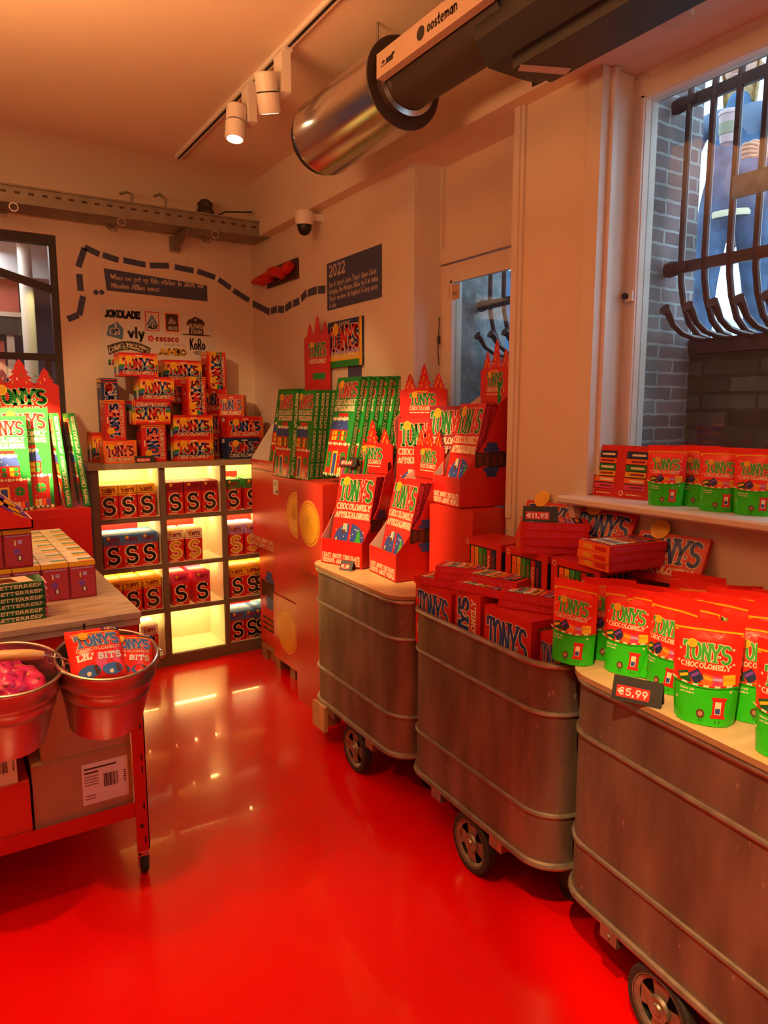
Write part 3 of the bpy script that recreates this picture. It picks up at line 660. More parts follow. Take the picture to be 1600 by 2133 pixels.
for i, (lo, ai, pw, an) in enumerate(SPOTS):
    hx, hy = lo[0], lo[1]
    t_, lp = lamp_head('white ceiling spotlight above the photographer', hx, hy, ai, group='ceiling spotlights outside the view')
    spot(lp, ai, pw, an)

# ventilation duct
dx, dz = 1.745, 3.135
t = thing('ventilation_duct', 'brushed metal ventilation duct with a black fan housing slung under the ceiling', 'duct', (dx, 1.9, dz), 0)
def ylathe(prof, mat, n=40, mats=None):
    m = MB(); T = Matrix.Rotation(radians(-90), 4, 'X'); m.lathe(prof, mat, n, T=T, mats=mats); return m
link('silencer', ylathe([(.125, .70), (.172, .70), (.175, .703), (.175, .72), (.170, .725), (.170, 1.37), (.174, 1.375), (.174, 1.39), (.0, 1.39)], 'silver'), t)
link('flange', ylathe([(.115, .66), (.135, .665), (.135, .695), (.178, .695), (.18, .70), (.178, .705), (.12, .705)], 'duct_black', mats=['silver', 'duct_black', 'duct_black', 'duct_black', 'silver', 'silver']), t)
link('end_cap', ylathe([(.160, 1.385), (.160, 1.44), (.15, 1.45), (0, 1.45)], 'black'), t)
link('pipe', ylathe([(.112, .0), (.112, .70)], 'duct_black'), t)
# label plate on the pipe
f = pm((-.150, .70, .015), (0, -1, 0), (.06, 0, -.02), .001)
m = MB(); m.box(-.155, .0, -.035, -.120, .66, .055, 'label_tan'); 
ff = pm((-.155, .66, -.035), (0, -1, 0), (0, 0, 1), .0008)
dcirc(m, ff, .30, .045, .024, 'black', 0); dtext(m, ff, 'oosteman', .34, .028, .17, .045, 'duct_black', 0, .16, False)
for (a, c) in ((.05, .045), (.12, .05)): dcirc(m, ff, a, c, .012, 'black', 0, 8, ry=.006)
drect(m, ff, .03, .03, .07, .034, 'black', 0); drect(m, ff, .07, .03, .12, .05, 'black', 0)
link('label_plate', m, t)
m = MB()
hb = [(-.10, .14), (-.10, -.10), (-.04, -.17), (.12, -.17), (.20, -.165), (.335, -.06), (.335, .18), (-.06, .18)]
y1, y0 = .12, -1.6
m.prism([(x, y1, z) for x, z in hb], (0, y0-y1, 0), 'housing_black')
m.box(-.02, y0, -.205, .16, y1-.10, -.165, 'housing_black'); m.prism([(.20, y1, -.165), (.335, y1, -.06), (.335, y1+.07, -.06), (.22, y1+.06, -.15)], (0, 0, .2), 'housing_black')
link('fan_housing', m, t)
m = MB(); m.prism([(-.02, -.02, -.2055), (.14, -.09, -.2055), (.155, -.05, -.2055), (.0, .015, -.2055)], (0, 0, -.002), 'label_tan'); link('housing_label', m, t)
m = MB(); m.lathe([(0, -.178), (.05, -.176), (.055, -.166)], 'label_tan', 20, T=Matrix.Translation((.22, -.42, 0))); link('round_cover', m, t)
m = MB()
for yy in (.9, .35):
    m = MB(); m.tube([(0, yy, .17), (0, yy, .315)], .006, 'grey_metal', 6); link('hanger', m, t)

# cable tray on the back wall
t = thing('cable_tray', 'perforated grey metal cable tray running high along the back wall', 'cable tray', (0.3, 4.985, 3.05))
m = MB(); L_ = 1.90
for (z0, z1) in ((0, .012),):
    m.box(-1.6, 0, z0, L_-.02, .26, z1, 'grey_metal')
m.box(-1.6, -.004, 0, L_-.0, .002, .10, 'grey_metal'); m.box(-1.6, .26, 0, L_-.02, .266, .10, 'grey_metal'); m.box(L_-.022, 0, 0, L_-.014, .26, .10, 'grey_metal')
m.box(-1.6, -.018, .092, L_, .002, .102, 'grey_metal'); m.box(-1.6, -.014, -.006, L_-.02, .0, .004, 'grey_metal')
fx = pm((-1.6, -.004, 0), (1, 0, 0), (0, 0, 1), .0008)
for i in range(46): drect(m, fx, .02+i*.0755, .052, .052+i*.0755, .066, 'choc', 0)
link('tray', m, t)
for x in (.16, .78, 1.40):
    m = MB(); m.box(x-.02, -.12, -.075, x+.02, .05, -.055, 'grey_metal', T=Matrix.Translation((x, 0, 0)) @ Matrix.Rotation(radians(22), 4, 'X') @ Matrix.Translation((-x, 0, 0)))
    m.tube([(x+.06+.024*cos(a), -.03, -.035+.024*sin(a)) for a in [2*pi*k/14 for k in range(14)]], .005, 'silver', 6, closed=True)
    link('clamp', m, t)
m = MB(); m.prism([(1.27, .335, -.005), (1.27, .02, -.005), (1.27, .02, -.02), (1.27, .31, -.095), (1.27, .335, -.095)], (.035, 0, 0), 'grey_metal'); m.box(1.25, .325, -.105, 1.325, .34, 0, 'grey_metal'); link('bracket', m, t)
for x, z in ((.93, .18), (1.15, .20)):
    m = MB(); m.tube([(x, .05, .09), (x+.005, .05, .17), (x-.03, .06, z), (x-.07, .06, z-.02)], .010, 'grey_metal', 8); link('hook', m, t)
m = MB(); m.lathe([(0, .23), (.03, .225), (.055, .20), (.05, .17), (.065, .14), (.06, .10), (0, .10)], 'dark_steel', 9, smooth=False, T=Matrix.Translation((1.45, .12, 0))); m.tube([(1.48, .1, .10), (1.56, .02, .14), (1.75, .0, .16)], .006, 'black', 6); link('junction_box', m, t)
m = MB(); m.tube([(-1.6, .10, .05), (0, .12, .045), (1.3, .1, .05), (1.8, .14, .04)], .012, 'sticker_blue', 8); m.tube([(-1.6, .16, .05), (-.5, .17, .05), (.2, .16, .05)], .02, 'magenta', 8); link('cable', m, t)

# dome security camera under the beam
q = onx(628, 462, 2.04)
t = thing('security_camera', 'white dome security camera with dark glass hanging near the back corner', 'security camera', (q.x+.02, q.y, 2.985))
m = MB(); m.lathe([(0, .045), (.055, .045), (.058, .0), (.056, -.02), (.05, -.035)], 'lamp_white', 28); m.box(.0, -.02, .0, .12, .02, .04, 'lamp_white'); link('housing', m, t)
m = MB(); m.lathe([(.045, -.033), (.043, -.06), (.03, -.083), (.012, -.094), (0, -.096)], 'black', 24); link('dome', m, t)

# red moulded chocolate-bar ornament on a dark plate
q0, q1 = onx(561, 580, XW), onx(623, 558, XW)
t = thing('wall_ornament', 'dark plate with a projecting red lumpy bar, high on the right wall', 'wall ornament', (XW-.006, q1.y, q1.z))
m = MB(); m.box(-.012, 0, -.065, .006, q0.y-q1.y, .065, 'choc'); link('back_plate', m, t)
m = MB()
for i in range(6): m.tube([(-.04-.012*(i % 2), .03+i*.085, .02*cos(i*2.2)), (-.05, .075+i*.085, -.02*sin(i*1.7)), (-.05, .11+i*.085, .01)], [.030, .038, .026], 'red', 8)
m.tube([(-.05, .50, 0), (-.065, .60, -.01), (-.06, .66, -.0)], [.03, .026, .014], 'red', 8)
link('red_bar', m, t)

# ---------------- stickers on the walls
def flat_sign(name, label, cat, o, ux, uy, w_, h, mat, draw=None, group=None, th=.0015, pts=None):
    """o = lower-left on the wall; ux, uy unit"""
    m = MB(); ux, uy = V(ux), V(uy); n = ux.cross(uy)
    p = pts or [(0, 0), (w_, 0), (w_, h), (0, h)]
    m.prism([ux*x+uy*y+n*.0004 for x, y in p], n*th, mat)
    if draw: draw(m, pm(n*(th+.0006), ux, uy, .0004))
    ob = link(name, m, loc=o); return tag(ob, label, cat, group)
BX, BZ = (1, 0, 0), (0, 0, 1); RX = (0, -1, 0)
dash = [((176, 517), (163, 556)), ((165, 571), (168, 606)), ((173, 617), (165, 657)), ((163, 656), (141, 665)),
        ((176, 515), (207, 530)), ((214, 531), (247, 542)), ((257, 542), (303, 552)), ((312, 553), (352, 554)), ((364, 556), (403, 564)), ((411, 565), (448, 578)), ((455, 582), (480, 600)), ((486, 605), (519, 626))]
names = ['bottom of the left run, second from its foot', '', '', '']
lab = ['topmost upright blue dash at the upper left turn of the dashed line', 'upright blue dash, middle of the three on the left run', 'upright blue dash, lowest of the three on the left run', 'short slanting blue dash running into the black door frame',
       'blue dash at the top left turn, first of the upper run'] + ['blue wall dash of the upper run, %s from the top left turn' % o for o in ('second', 'third', 'fourth', 'fifth', 'sixth', 'seventh', 'eighth')]
for (a, c), l_ in zip(dash, lab):
    A, B_ = ony(*a, YB), ony(*c, YB); d = (B_-A); L0 = d.length; d.normalize(); n = V((0, 1, 0)); uy = n.cross(d)*1; 
    if d.cross(uy).y > 0: uy = -uy
    flat_sign('blue_dash', l_, 'wall sticker', A-uy*.02+V((0, -.001, 0)), d, uy, L0, .04, 'sticker_blue', group='dashes of the blue wall line')
dash2 = [((527, 632), (562, 650)), ((565, 648), (577, 644)), ((580, 644), (592, 645)), ((595, 643), (608, 633)), ((611, 633), (624, 627)), ((628, 623), (639, 610)), ((642, 611), (660, 604)), ((663, 604), (678, 603))]
for i, (a, c) in enumerate(dash2):
    A, B_ = onx(*a, XW), onx(*c, XW); d = (B_-A); L0 = d.length; d.normalize(); uy = V((-1, 0, 0)).cross(d)
    if uy.z < 0: uy = -uy
    flat_sign('blue_dash', 'blue wall dash on the right wall, %s from the corner towards the 2022 sign' % ['first', 'second', 'third', 'fourth', 'fifth', 'sixth', 'seventh', 'eighth'][i], 'wall sticker', A-uy*.024+V((-.001, 0, 0)), d, uy, L0, .048, 'sticker_blue', group='dashes of the blue wall line')
for u_, s_ in ((200, 'left'), (212, 'right')):
    q = ony(u_, 609, YB); m = MB(); f = pm((0, -.001, 0), BX, BZ, .0006); dcirc(m, f, 0, 0, .017, 'sticker_blue', 0)
    tag(link('blue_dot', m, loc=q), 'small blue dot beside the banner sticker, %s of the pair' % s_, 'wall sticker', 'pair of blue dots')
# banner
def d1(m, f):
    dtext(m, f, 'When we put up this sticker in 2024, our', .045, .092, .66, .040, 'sticker_text', 0, .16, False)
    dtext(m, f, 'Mission Allies were:', .045, .037, .33, .040, 'sticker_text', 0, .16, False)
a, c = ony(219, 617, YB), ony(432, 628, YB)
flat_sign('banner_sticker', 'long blue banner sticker saying when we put up this sticker in 2024', 'wall sticker', V((a.x, YB-.001, c.z)), BX, BZ, c.x-a.x, .155, 'sticker_blue', d1, pts=[(.012, .018), (c.x-a.x, 0), (c.x-a.x, .115), (0, .165)])
# allies poster
pa_, pc_ = ony(208, 634, YB), ony(450, 800, YB)
PW, PH = pc_.x-pa_.x, pa_.z-pc_.z
def d2(m, f):
    k = PW/1.0
    X = lambda x: x*PW
    Y = lambda y: PH-y*PW
    dtext(m, f, 'JOKOLADE', X(.035), Y(.105), X(.29), X(.07), 'black', 0, .24, False, gap=.06)
    # framed triangle logos
    for x0, bg, fr, fg in ((.37, 'poster_white', 'red', 'logo_blue'), (.545, 'choc', 'orange', 'poster_white')):
        drect(m, f, X(x0), Y(.195), X(x0+.125), Y(.03), fr, 0); drect(m, f, X(x0+.008), Y(.187), X(x0+.117), Y(.038), bg, 1)
        if x0 < .5:
            for w0, mm in ((.055, fg), (.035, bg), (.026, fg), (.012, bg)): dpoly(m, f, [(X(x0+.0625-w0), Y(.15)), (X(x0+.0625+w0), Y(.15)), (X(x0+.0625), Y(.15-w0*1.75))], mm, 2+[.055, .035, .026, .012].index(w0))
        else:
            for i in range(5): dstroke(m, f, (X(x0+.03+i*.015), Y(.125)), (X(x0+.055+i*.010), Y(.07+.008*i)), X(.007), fg, 2)
        dtext(m, f, 'ALDI', X(x0+.025), Y(.18), X(.08), X(.035), fg if x0 > .5 else 'black', 6, .26, False, gap=.08)
    # barn
    dpoly(m, f, [(X(.76), Y(.21)), (X(.76), Y(.12)), (X(.735), Y(.125)), (X(.755), Y(.08)), (X(.825), Y(.045)), (X(.895), Y(.075)), (X(.915), Y(.12)), (X(.895), Y(.118)), (X(.895), Y(.21))], 'choc', 0)
    drect(m, f, X(.70), Y(.215), X(.955), Y(.205), 'choc', 0)
    dtext(m, f, 'FLOWER', X(.762), Y(.155), X(.13), X(.045), 'poster_white', 1, .16); dtext(m, f, 'FARM', X(.78), Y(.20), X(.10), X(.04), 'poster_white', 1, .16)
    dcirc(m, f, X(.825), Y(.075), X(.009), 'poster_white', 1, 8)
    # house shape ah
    dpoly(m, f, [(X(.04), Y(.255)), (X(.06), Y(.175)), (X(.135), Y(.135)), (X(.185), Y(.195)), (X(.17), Y(.285))], 'logo_blue', 0)
    dtext(m, f, 'ah', X(.07), Y(.25), X(.08), X(.10), 'poster_white', 1, .13, False)
    dtext(m, f, 'vly', X(.225), Y(.27), X(.13), X(.10), 'black', 0, .22, False)
    for a_ in range(5): dcirc(m, f, X(.415)+X(.018)*cos(a_*1.256), Y(.262)+X(.018)*sin(a_*1.256), X(.011), 'red', 0, 8)
    dtext(m, f, 'cococo', X(.46), Y(.285), X(.20), X(.065), 'red', 0, .20, False)
    dtext(m, f, 'chocolate together', X(.53), Y(.315), X(.19), X(.02), 'grey_metal', 0, .12, False)
    dtext(m, f, 'KoRo', X(.765), Y(.345), X(.14), X(.105), 'black', 0, .13, False); dstroke(m, f, (X(.79), Y(.365)), (X(.88), Y(.35)), X(.005), 'black', 0)
    dtext(m, f, 'SOURCE', X(.81), Y(.385), X(.09), X(.022), 'black', 0, .2, False)
    # arched ice-cream banner
    up_ = [(X(.04+.37*i/10), Y(.345-.05*sin(pi*i/10))) for i in range(11)]; dn_ = [(x*1.0+X(.012)*(1-2*i/10), y-X(.075)) for i, (x, y) in enumerate(up_)][::-1]
    dpoly(m, f, up_+dn_, 'choc', 0)
    g = lambda x, y, l=0: f(X(.055)+x, Y(.405)+y+X(.042)*sin(pi*min(1, max(0, x/X(.34)))), l)
    dtext(m, g, "BEN&JERRY'S", 0, 0, X(.34), X(.052), 'cream', 1, .22)
    dtext(m, f, 'JUMBO', X(.475), Y(.405), X(.25), X(.065), 'choc', 0, .30, False, gap=.05); dtext(m, f, 'JUMBO', X(.475), Y(.402), X(.25), X(.065), 'gold', 1, .22, False, gap=.05)
    for (x, y, c_) in ((.055, .47, 'green'), (.085, .47, 'red'), (.055, .495, 'navy'), (.085, .495, 'brown'), (.13, .48, 'green')): dcirc(m, f, X(x), Y(y), X(.013), c_, 0, 10)
flat_sign('allies_poster', 'pale rectangular poster of partner logos on the back wall above the stacked bar boxes', 'poster', V((pa_.x, YB-.001, pc_.z)), BX, BZ, PW, PH, 'poster_white', d2)
# 2022 sign
SY0, SY1 = 4.10, 3.455
def d3(m, f):
    dtext(m, f, '2022', .03, .195, .20, .075, 'sticker_text', 0, .17)
    for i, (s_, w_) in enumerate((("Ben & Jerry's joins Tony's Open Chain", .56), ('bringing the Mission Allies to 8 in total.', .58), ("Tony's receives its highest B Corp score", .57), ('to date!', .10))):
        dtext(m, f, s_, .03, .135-i*.042, w_, .034, 'sticker_text', 0, .15, False)
flat_sign('year_sign', 'dark blue wall sign headed 2022 on the right wall', 'sign', V((XW-.001, SY0, 2.435)), RX, BZ, SY0-SY1, .285, 'sticker_blue', d3)
# chocolate bar poster
q0 = onx(681, 680, XW)
def d4(m, f):
    stripes(m, f, 0, 0, .42, .28, ['green', 'gold', 'purple', 'navy', 'navy', 'navy', 'navy'], 0)
    dlogo(m, f, .03, .10, .36, .145, 'red', 'red', 'cream', 1); dtext(m, f, 'CHOCOLONELY', .04, .055, .34, .04, 'cream', 1, .18)
    dtext(m, f, 'BLACKBERRY', .14, .25, .14, .02, 'cream', 1, .15); drect(m, f, .395, 0, .42, .28, 'gold', 6); drect(m, f, .385, 0, .39, .28, 'gold', 6)
flat_sign('bar_poster', 'small blue and green chocolate bar poster on the right wall below the 2022 sign', 'poster', V((XW-.001, 4.07, 2.075)), RX, BZ, .42, .28, 'navy', d4, th=.012)
flat_sign('small_notice', 'small blue-grey notice on the right wall, half hidden behind the green calendars', 'poster', V((XW-.001, 3.84, 1.95)), RX, BZ, .16, .18, 'sticker_blue')
def d5(m, f): dcirc(m, f, .018, .03, .010, 'red', 0, 8); dbars(m, f, .032, .02, .07, .04, 2, 'sticker_blue', 0)
q = V((X0-.004, 3.045, 2.375)); flat_sign('window_sticker', 'tiny white sticker in the upper corner of the smaller window pane', 'sticker', q, RX, BZ, .085, .075, 'label_tan', d5)
q = onx(1070, 565, 2.39); flat_sign('red_tag', 'small red tag behind the smaller window pane at its upper right', 'tag', V((2.395, q.y+.02, q.z-.015)), RX, BZ, .06, .035, 'pink')

# ================================================================== FURNITURE
# ---------------- lit cube shelf at the back
sx0, sx1, sy, sz = 0.865, 2.145, 4.945, 1.46
XS = [(.912, 1.305), (1.345, 1.745), (1.782, 2.105)]
ZS = [1.085, .745, .425, .085]; ZT = [1.42, 1.055, .715, .395]
t = thing('cube_shelf', 'dark-framed cube shelf with lit cream compartments standing against the back wall', 'shelf', (sx0, sy, 0))
O_ = V((sx0, sy, 0))
m = MB(); TT = Matrix.Translation(-O_)
D_ = .375
def bx(m_, *a, **k): m_.box(*a, T=TT, **k)
bx(m, sx0, sy, 0, XS[0][0], sy+D_, 1.42, 'greige'); bx(m, XS[2][1], sy, 0, sx1, sy+D_, 1.42, 'greige')
for i in range(2): bx(m, XS[i][1], sy, 0, XS[i+1][0], sy+D_-.01, 1.42, 'greige')
for (xa, xb) in XS:
    for k in range(3): bx(m, xa, sy, ZT[k+1], xb, sy+D_-.01, ZS[k]-.004, 'greige')
    bx(m, xa, sy, 0, xb, sy+D_-.01, ZS[3]-.004, 'greige')
link('frame', m, t)
m = MB(); bx(m, sx0-.02, sy-.02, 1.42, sx1+.02, sy+D_, 1.46, 'greige_top'); link('top_board', m, t)
for (xa, xb) in XS:
    for k in range(4):
        z0, z1 = ZS[k], ZT[k]; m = MB(); e = .003; ya, yb = sy+.012, sy+D_-.015
        m.face([V(p)-O_ for p in ((xa+e, ya, z0), (xb-e, ya, z0), (xb-e, yb, z0), (xa+e, yb, z0))], 'shelf_inner')
        m.face([V(p)-O_ for p in ((xa+e, yb, z0), (xb-e, yb, z0), (xb-e, yb, z1), (xa+e, yb, z1))], 'shelf_inner')
        m.face([V(p)-O_ for p in ((xa+e, ya, z0), (xa+e, yb, z0), (xa+e, yb, z1), (xa+e, ya, z1))], 'shelf_inner')
        m.face([V(p)-O_ for p in ((xb-e, yb, z0), (xb-e, ya, z0), (xb-e, ya, z1), (xb-e, yb, z1))], 'shelf_inner')
        m.face([V(p)-O_ for p in ((xa+e, yb, z1-.001), (xb-e, yb, z1-.001), (xb-e, ya, z1-.001), (xa+e, ya, z1-.001))], 'shelf_inner')
        c = link('compartment', m, t)
        m = MB(); bx(m, xa+.02, sy+.22, z1-.012, xb-.02, sy+.245, z1-.003, 'led'); link('light_strip', m, c)

# letter boxes
SB_W, SB_H, SB_D = .118, .225, .036
def letter_mesh(topc, sc, name):
    m = MB(); w_, h, d = SB_W/2, SB_H, SB_D
    m.box(-w_, 0, 0, w_, d, h*.97, 'red', {'+z': topc})
    m.prism([(-w_, 0, h*.97), (-w_, 0, h), (-w_, d*.5, h+.006), (-w_, d, h*.97)], (2*w_, 0, 0), topc)
    f = pm((-w_, 0, 0), (1, 0, 0), (0, 0, 1), .0005)
    drect(m, f, 0, h*.70, 2*w_, h, topc, 0); drect(m, f, 0, h*.74, 2*w_, h*.76, 'maroon', 1)
    dtext(m, f, 'TONYS', w_*.3, h*.79, w_*1.4, h*.13, 'maroon' if topc != 'navy' else 'cream', 1, .2)
    dcirc(m, f, w_*.55, h*.93, .011, 'gold', 3, 10)
    dglyph(m, f, 'S', w_*.42, h*.10, w_*1.16/.58, h*.56, h*.10, 'cream', 2, False, .006)
    drect(m, f, w_*.45, h*.12, w_*.85, h*.22, 'cream', 2); drect(m, f, w_*1.25, h*.55, w_*1.62, h*.64, 'cream', 2)
    dglyph(m, f, 'S', w_*.42, h*.10, w_*1.16/.58, h*.56, h*.095, sc, 3, False, 0); drect(m, f, w_*.44, h*.12, w_*.58, h*.27, sc, 3); drect(m, f, w_*1.42, h*.50, w_*1.56, h*.65, sc, 3)
    for (a, c_) in ((.26, .60), (1.45, .60), (.26, .06), (1.45, .06)): pass
    drect(m, f, w_*.2, h*.03, w_*1.3, h*.05, 'cream', 1)
    fr = pm((w_, 0, 0), (0, 1, 0), (0, 0, 1), .0005); drect(m, fr, 0, h*.70, d, h*.97, topc, 0)
    fl = pm((-w_, d, 0), (0, -1, 0), (0, 0, 1), .0005); drect(m, fl, 0, h*.70, d, h*.97, topc, 0)
    return m.mesh(name)
LM = {'yellow': letter_mesh('gold', 'choc', 'lb1'), 'maroon': letter_mesh('maroon', 'choc', 'lb2'), 'green': letter_mesh('green', 'choc', 'lb3'),
      'blue': letter_mesh('skyblue', 'black', 'lb4'), 'caramel': letter_mesh('cream', 'gold', 'lb5'), 'lilac': letter_mesh('lilac', 'gold', 'lb6'),
      'pink': letter_mesh('pink', 'black', 'lb7'), 'white': letter_mesh('white', 'black', 'lb8')}
ROWN = ['top', 'second', 'third', 'bottom']; COLN = ['left', 'middle', 'right']; ORD = ['first', 'second', 'third', 'fourth', 'fifth', 'sixth', 'seventh', 'eighth', 'ninth', 'tenth', 'eleventh', 'twelfth']
CELLS = {(0, 0): ('yellow', [.06, .185, .31], 7), (0, 1): ('maroon', [.075, .20, .325], 5), (0, 2): ('green', [.065, .215], 6),
         (1, 0): ('blue', [.075, .195, .315], 7), (1, 1): ('caramel', [.065, .20], 6), (1, 2): ('lilac', [.075, .205], 7),
         (2, 0): ('yellow', [.06, .19, .325], 7), (2, 1): ('pink', [.09, .245], 7), (2, 2): ('yellow', [.075, .195, .29], 7),
         (3, 0): ('white', [.29], 6), (3, 2): ('blue', [.07, .185, .29], 6)}
for (r, c), (kind, offs, n) in CELLS.items():
    for i, ox in enumerate(offs):
        ox = min(max(ox, .062), XS[c][1]-XS[c][0]-.064)
        for j in range(n):
            o = link('letter_box', LM[kind], loc=(XS[c][0]+ox+random.uniform(-.002, .002), sy+.035+j*(SB_D+.001), ZS[r]))
            col_ = {'yellow': 'yellow-topped', 'maroon': 'maroon-topped', 'green': 'green-topped', 'blue': 'blue-topped', 'caramel': 'cream-topped', 'lilac': 'lilac-topped', 'pink': 'pink-topped', 'white': 'white-topped'}[kind]
            pos = '' if len(offs) == 1 else ', %s row' % ORD[i]
            tag(o, '%s S box, %s %s compartment%s, %s' % (col_, ROWN[r], COLN[c], pos, 'at the front' if j == 0 else '%s behind front' % ORD[j-1]), 'chocolate box', 'letter boxes in the lit shelf')
# red card inserts standing at the back of some compartments
for (r, c, a, b_) in ((1, 0, .0, .30), (2, 0, .0, .30), (1, 1, .0, .28), (2, 1, .0, .22), (0, 2, .05, .2), (1, 2, .0, .30), (3, 2, .0, .28)):
    m = MB(); m.box(0, 0, 0, b_-a, .004, .265, 'red')
    tag(link('card_insert', m, loc=(XS[c][0]+a+.008, sy+.325, ZS[r])), 'plain red card standing at the back of the %s %s shelf compartment' % (ROWN[r], COLN[c]), 'card', 'red cards in the shelf')

# ---------------- carton boxes with the bar artwork on top of the shelf
RB = ['red', 'skyblue', 'green', 'yellow', 'gold', 'orange', 'red']
def art_front(m, f, w_, h, style):
    if style == 'rainbow':
        stripes(m, f, 0, 0, w_, h, ['red', 'red', 'navy', 'skyblue', 'green', 'yellow', 'yellow', 'gold', 'orange', 'red'], 0)
        c1, c2 = 'red', 'blue'
    elif style == 'red': drect(m, f, 0, 0, w_, h, 'red', 0); c1, c2 = 'blue', 'red'
    elif style == 'navy': drect(m, f, 0, 0, w_, h, 'navy', 0); c1, c2 = 'red', 'blue'
    elif style == 'orange': drect(m, f, 0, 0, w_, h, 'orange', 0); c1, c2 = 'maroon', 'red'
    dlogo(m, f, w_*.07, h*.30, w_*.84, h*.48, c1, c2, 'cream', 1)
    dtext(m, f, 'CHOCOLONELY', w_*.08, h*.08, w_*.80, h*.17, 'cream', 1, .2)
    for a in (.90, .95): drect(m, f, w_*a+w_*.02, 0, w_*a+w_*.035, h, 'gold' if style != 'navy' else 'red', 7)
    drect(m, f, w_*.42, h*.85, w_*.58, h*.90, 'cream', 1)
def bar_box(name, label, x, y, z, w_, d, h, style, vertical=False, flip=False, side=None, rz=0, top='gold', sideart=True):
    """box whose front faces -y; (x, y, z) = front lower left"""
    m = MB(); base = {'rainbow': 'red', 'red': 'red', 'navy': 'navy', 'orange': 'orange'}[style]
    m.box(0, 0, 0, w_, d, h, base, {'+z': side or base})
    if vertical: f = pm((w_, 0, 0), (0, 0, 1), (-1, 0, 0), .0006); art_front(m, f, h, w_, style)
    elif flip: f = pm((w_, 0, h), (-1, 0, 0), (0, 0, -1), .0006); art_front(m, f, w_, h, style)
    else: f = pm((0, 0, 0), (1, 0, 0), (0, 0, 1), .0006); art_front(m, f, w_, h, style)
    g = pm((0, d, 0), (0, -1, 0), (0, 0, 1), .0006)
    if sideart:
        if style == 'rainbow' and not vertical: stripes(m, g, 0, 0, d, h, RB if not flip else RB[::-1], 0); drect(m, g, d*.45, h*.05, d*.75, h*.6, 'white', 1)
        elif vertical:
            drect(m, g, 0, h*.93, d, h*.98, 'gold', 0); dbars(m, g, d*.1, h*.82, d*.9, h*.90, 2, 'cream', 1)
            for a in (.15, .5, .65, .8): drect(m, g, d*a, h*.52, d*a+.006, h*.58, 'cream', 1)
        else: drect(m, g, d*.5, h*.75, d*.75, h*.93, 'paper', 0)
    o = link(name, m, loc=(x, y, z), rot=(0, 0, rz)); return tag(o, label, 'box', 'boxes of bars stacked on the shelf')
ZTOP = 1.4605
def bb(label, u0, v0, u1, v1, y, d, style, z=None, **k):
    A, B_ = ony(u0, v1, y), ony(u1, v0, y); z0 = z if z is not None else A.z
    h = k.pop('h', ony((u0+u1)/2, v0, y).z-z0)
    bar_box('bar_box', label, A.x, y, z0, B_.x-A.x, d, h, style, **k); return A.x, z0, B_.x-A.x, h
Y1 = 4.975
_, _, _, h = bb('orange bar box with red lettering at the left end of the shelf top', 217, 918, 284, 965, Y1, .15, 'orange', z=ZTOP); zt = ZTOP+h+.001
bb('red upright bar box standing on the orange box', 221, 833, 259, 913, Y1+.01, .15, 'red', z=zt, vertical=True)
_, _, _, h0 = bb('rainbow bar box lying behind the orange box at the shelf end', 195, 918, 240, 965, Y1+.165, .19, 'rainbow', z=ZTOP, h=.20)
bb('navy upright bar box at the back left, behind the red upright one', 215, 788, 244, 880, Y1+.17, .15, 'navy', z=ZTOP+h0+.001, vertical=True)
_, _, _, h2 = bb('red upright bar box on the shelf top beside the small price sign', 297, 885, 344, 962, Y1+.01, .13, 'red', z=ZTOP, vertical=True, h=.255); z2 = ZTOP+h2+.001
_, _, _, h3 = bb('rainbow bar box lying upside down on the red upright box', 276, 833, 354, 880, Y1, .16, 'rainbow', z=z2, flip=True, h=.16); z3 = z2+h3+.001
_, _, _, h4 = bb('rainbow bar box right side up on the upside down rainbow box', 293, 786, 362, 832, Y1, .18, 'rainbow', z=z3, h=.16); z4 = z3+h4+.001
bb('topmost rainbow bar box of the tall left pile', 250, 740, 328, 785, Y1+.02, .16, 'rainbow', z=z4, h=.155)
_, _, _, h5 = bb('lowest rainbow bar box in the middle of the shelf top', 364, 912, 444, 960, Y1, .16, 'rainbow', z=ZTOP, h=.16); z5 = ZTOP+h5+.001
_, _, _, h6 = bb('rainbow bar box stacked second in the middle pile', 363, 865, 443, 911, Y1, .16, 'rainbow', z=z5, h=.158); z6 = z5+h6+.001
bb('rainbow bar box standing upright on the middle pile', 391, 788, 428, 864, Y1+.005, .14, 'rainbow', z=z6, vertical=True, h=.265)
_, _, _, h7 = bb('dark red bar box deep behind the middle pile, lowest', 420, 912, 476, 960, Y1+.17, .17, 'red', z=ZTOP, sideart=False, h=.17); z7 = ZTOP+h7+.001
_, _, _, h8 = bb('dark red bar box deep behind the middle pile, second up', 420, 865, 476, 911, Y1+.17, .17, 'red', z=z7, sideart=False, h=.17); z8 = z7+h8+.001
_, _, _, h8 = bb('dark red bar box deep behind the middle pile, third up', 418, 820, 474, 865, Y1+.17, .17, 'red', z=z8, sideart=False, h=.165); z8 += h8+.001
bb('tall rainbow bar box standing at the very top right of the piles', 434, 748, 470, 820, Y1+.18, .14, 'rainbow', z=z8, vertical=True, h=.27)
_, _, _, hA = bb('dark bar box behind the tall left pile, lowest of three', 322, 912, 360, 960, Y1+.18, .16, 'red', z=ZTOP, sideart=False, h=.20)
_, _, _, hB = bb('dark bar box behind the tall left pile, middle of three', 322, 870, 360, 912, Y1+.18, .16, 'red', z=ZTOP+.201, sideart=False, h=.20)
_, _, _, hB = bb('dark bar box behind the tall left pile, top of three', 330, 830, 385, 868, Y1+.18, .16, 'red', z=ZTOP+.402, sideart=False, h=.155)
bb('rainbow bar box resting behind the top of the left pile', 344, 757, 420, 800, Y1+.18, .16, 'rainbow', z=ZTOP+.558, h=.15)
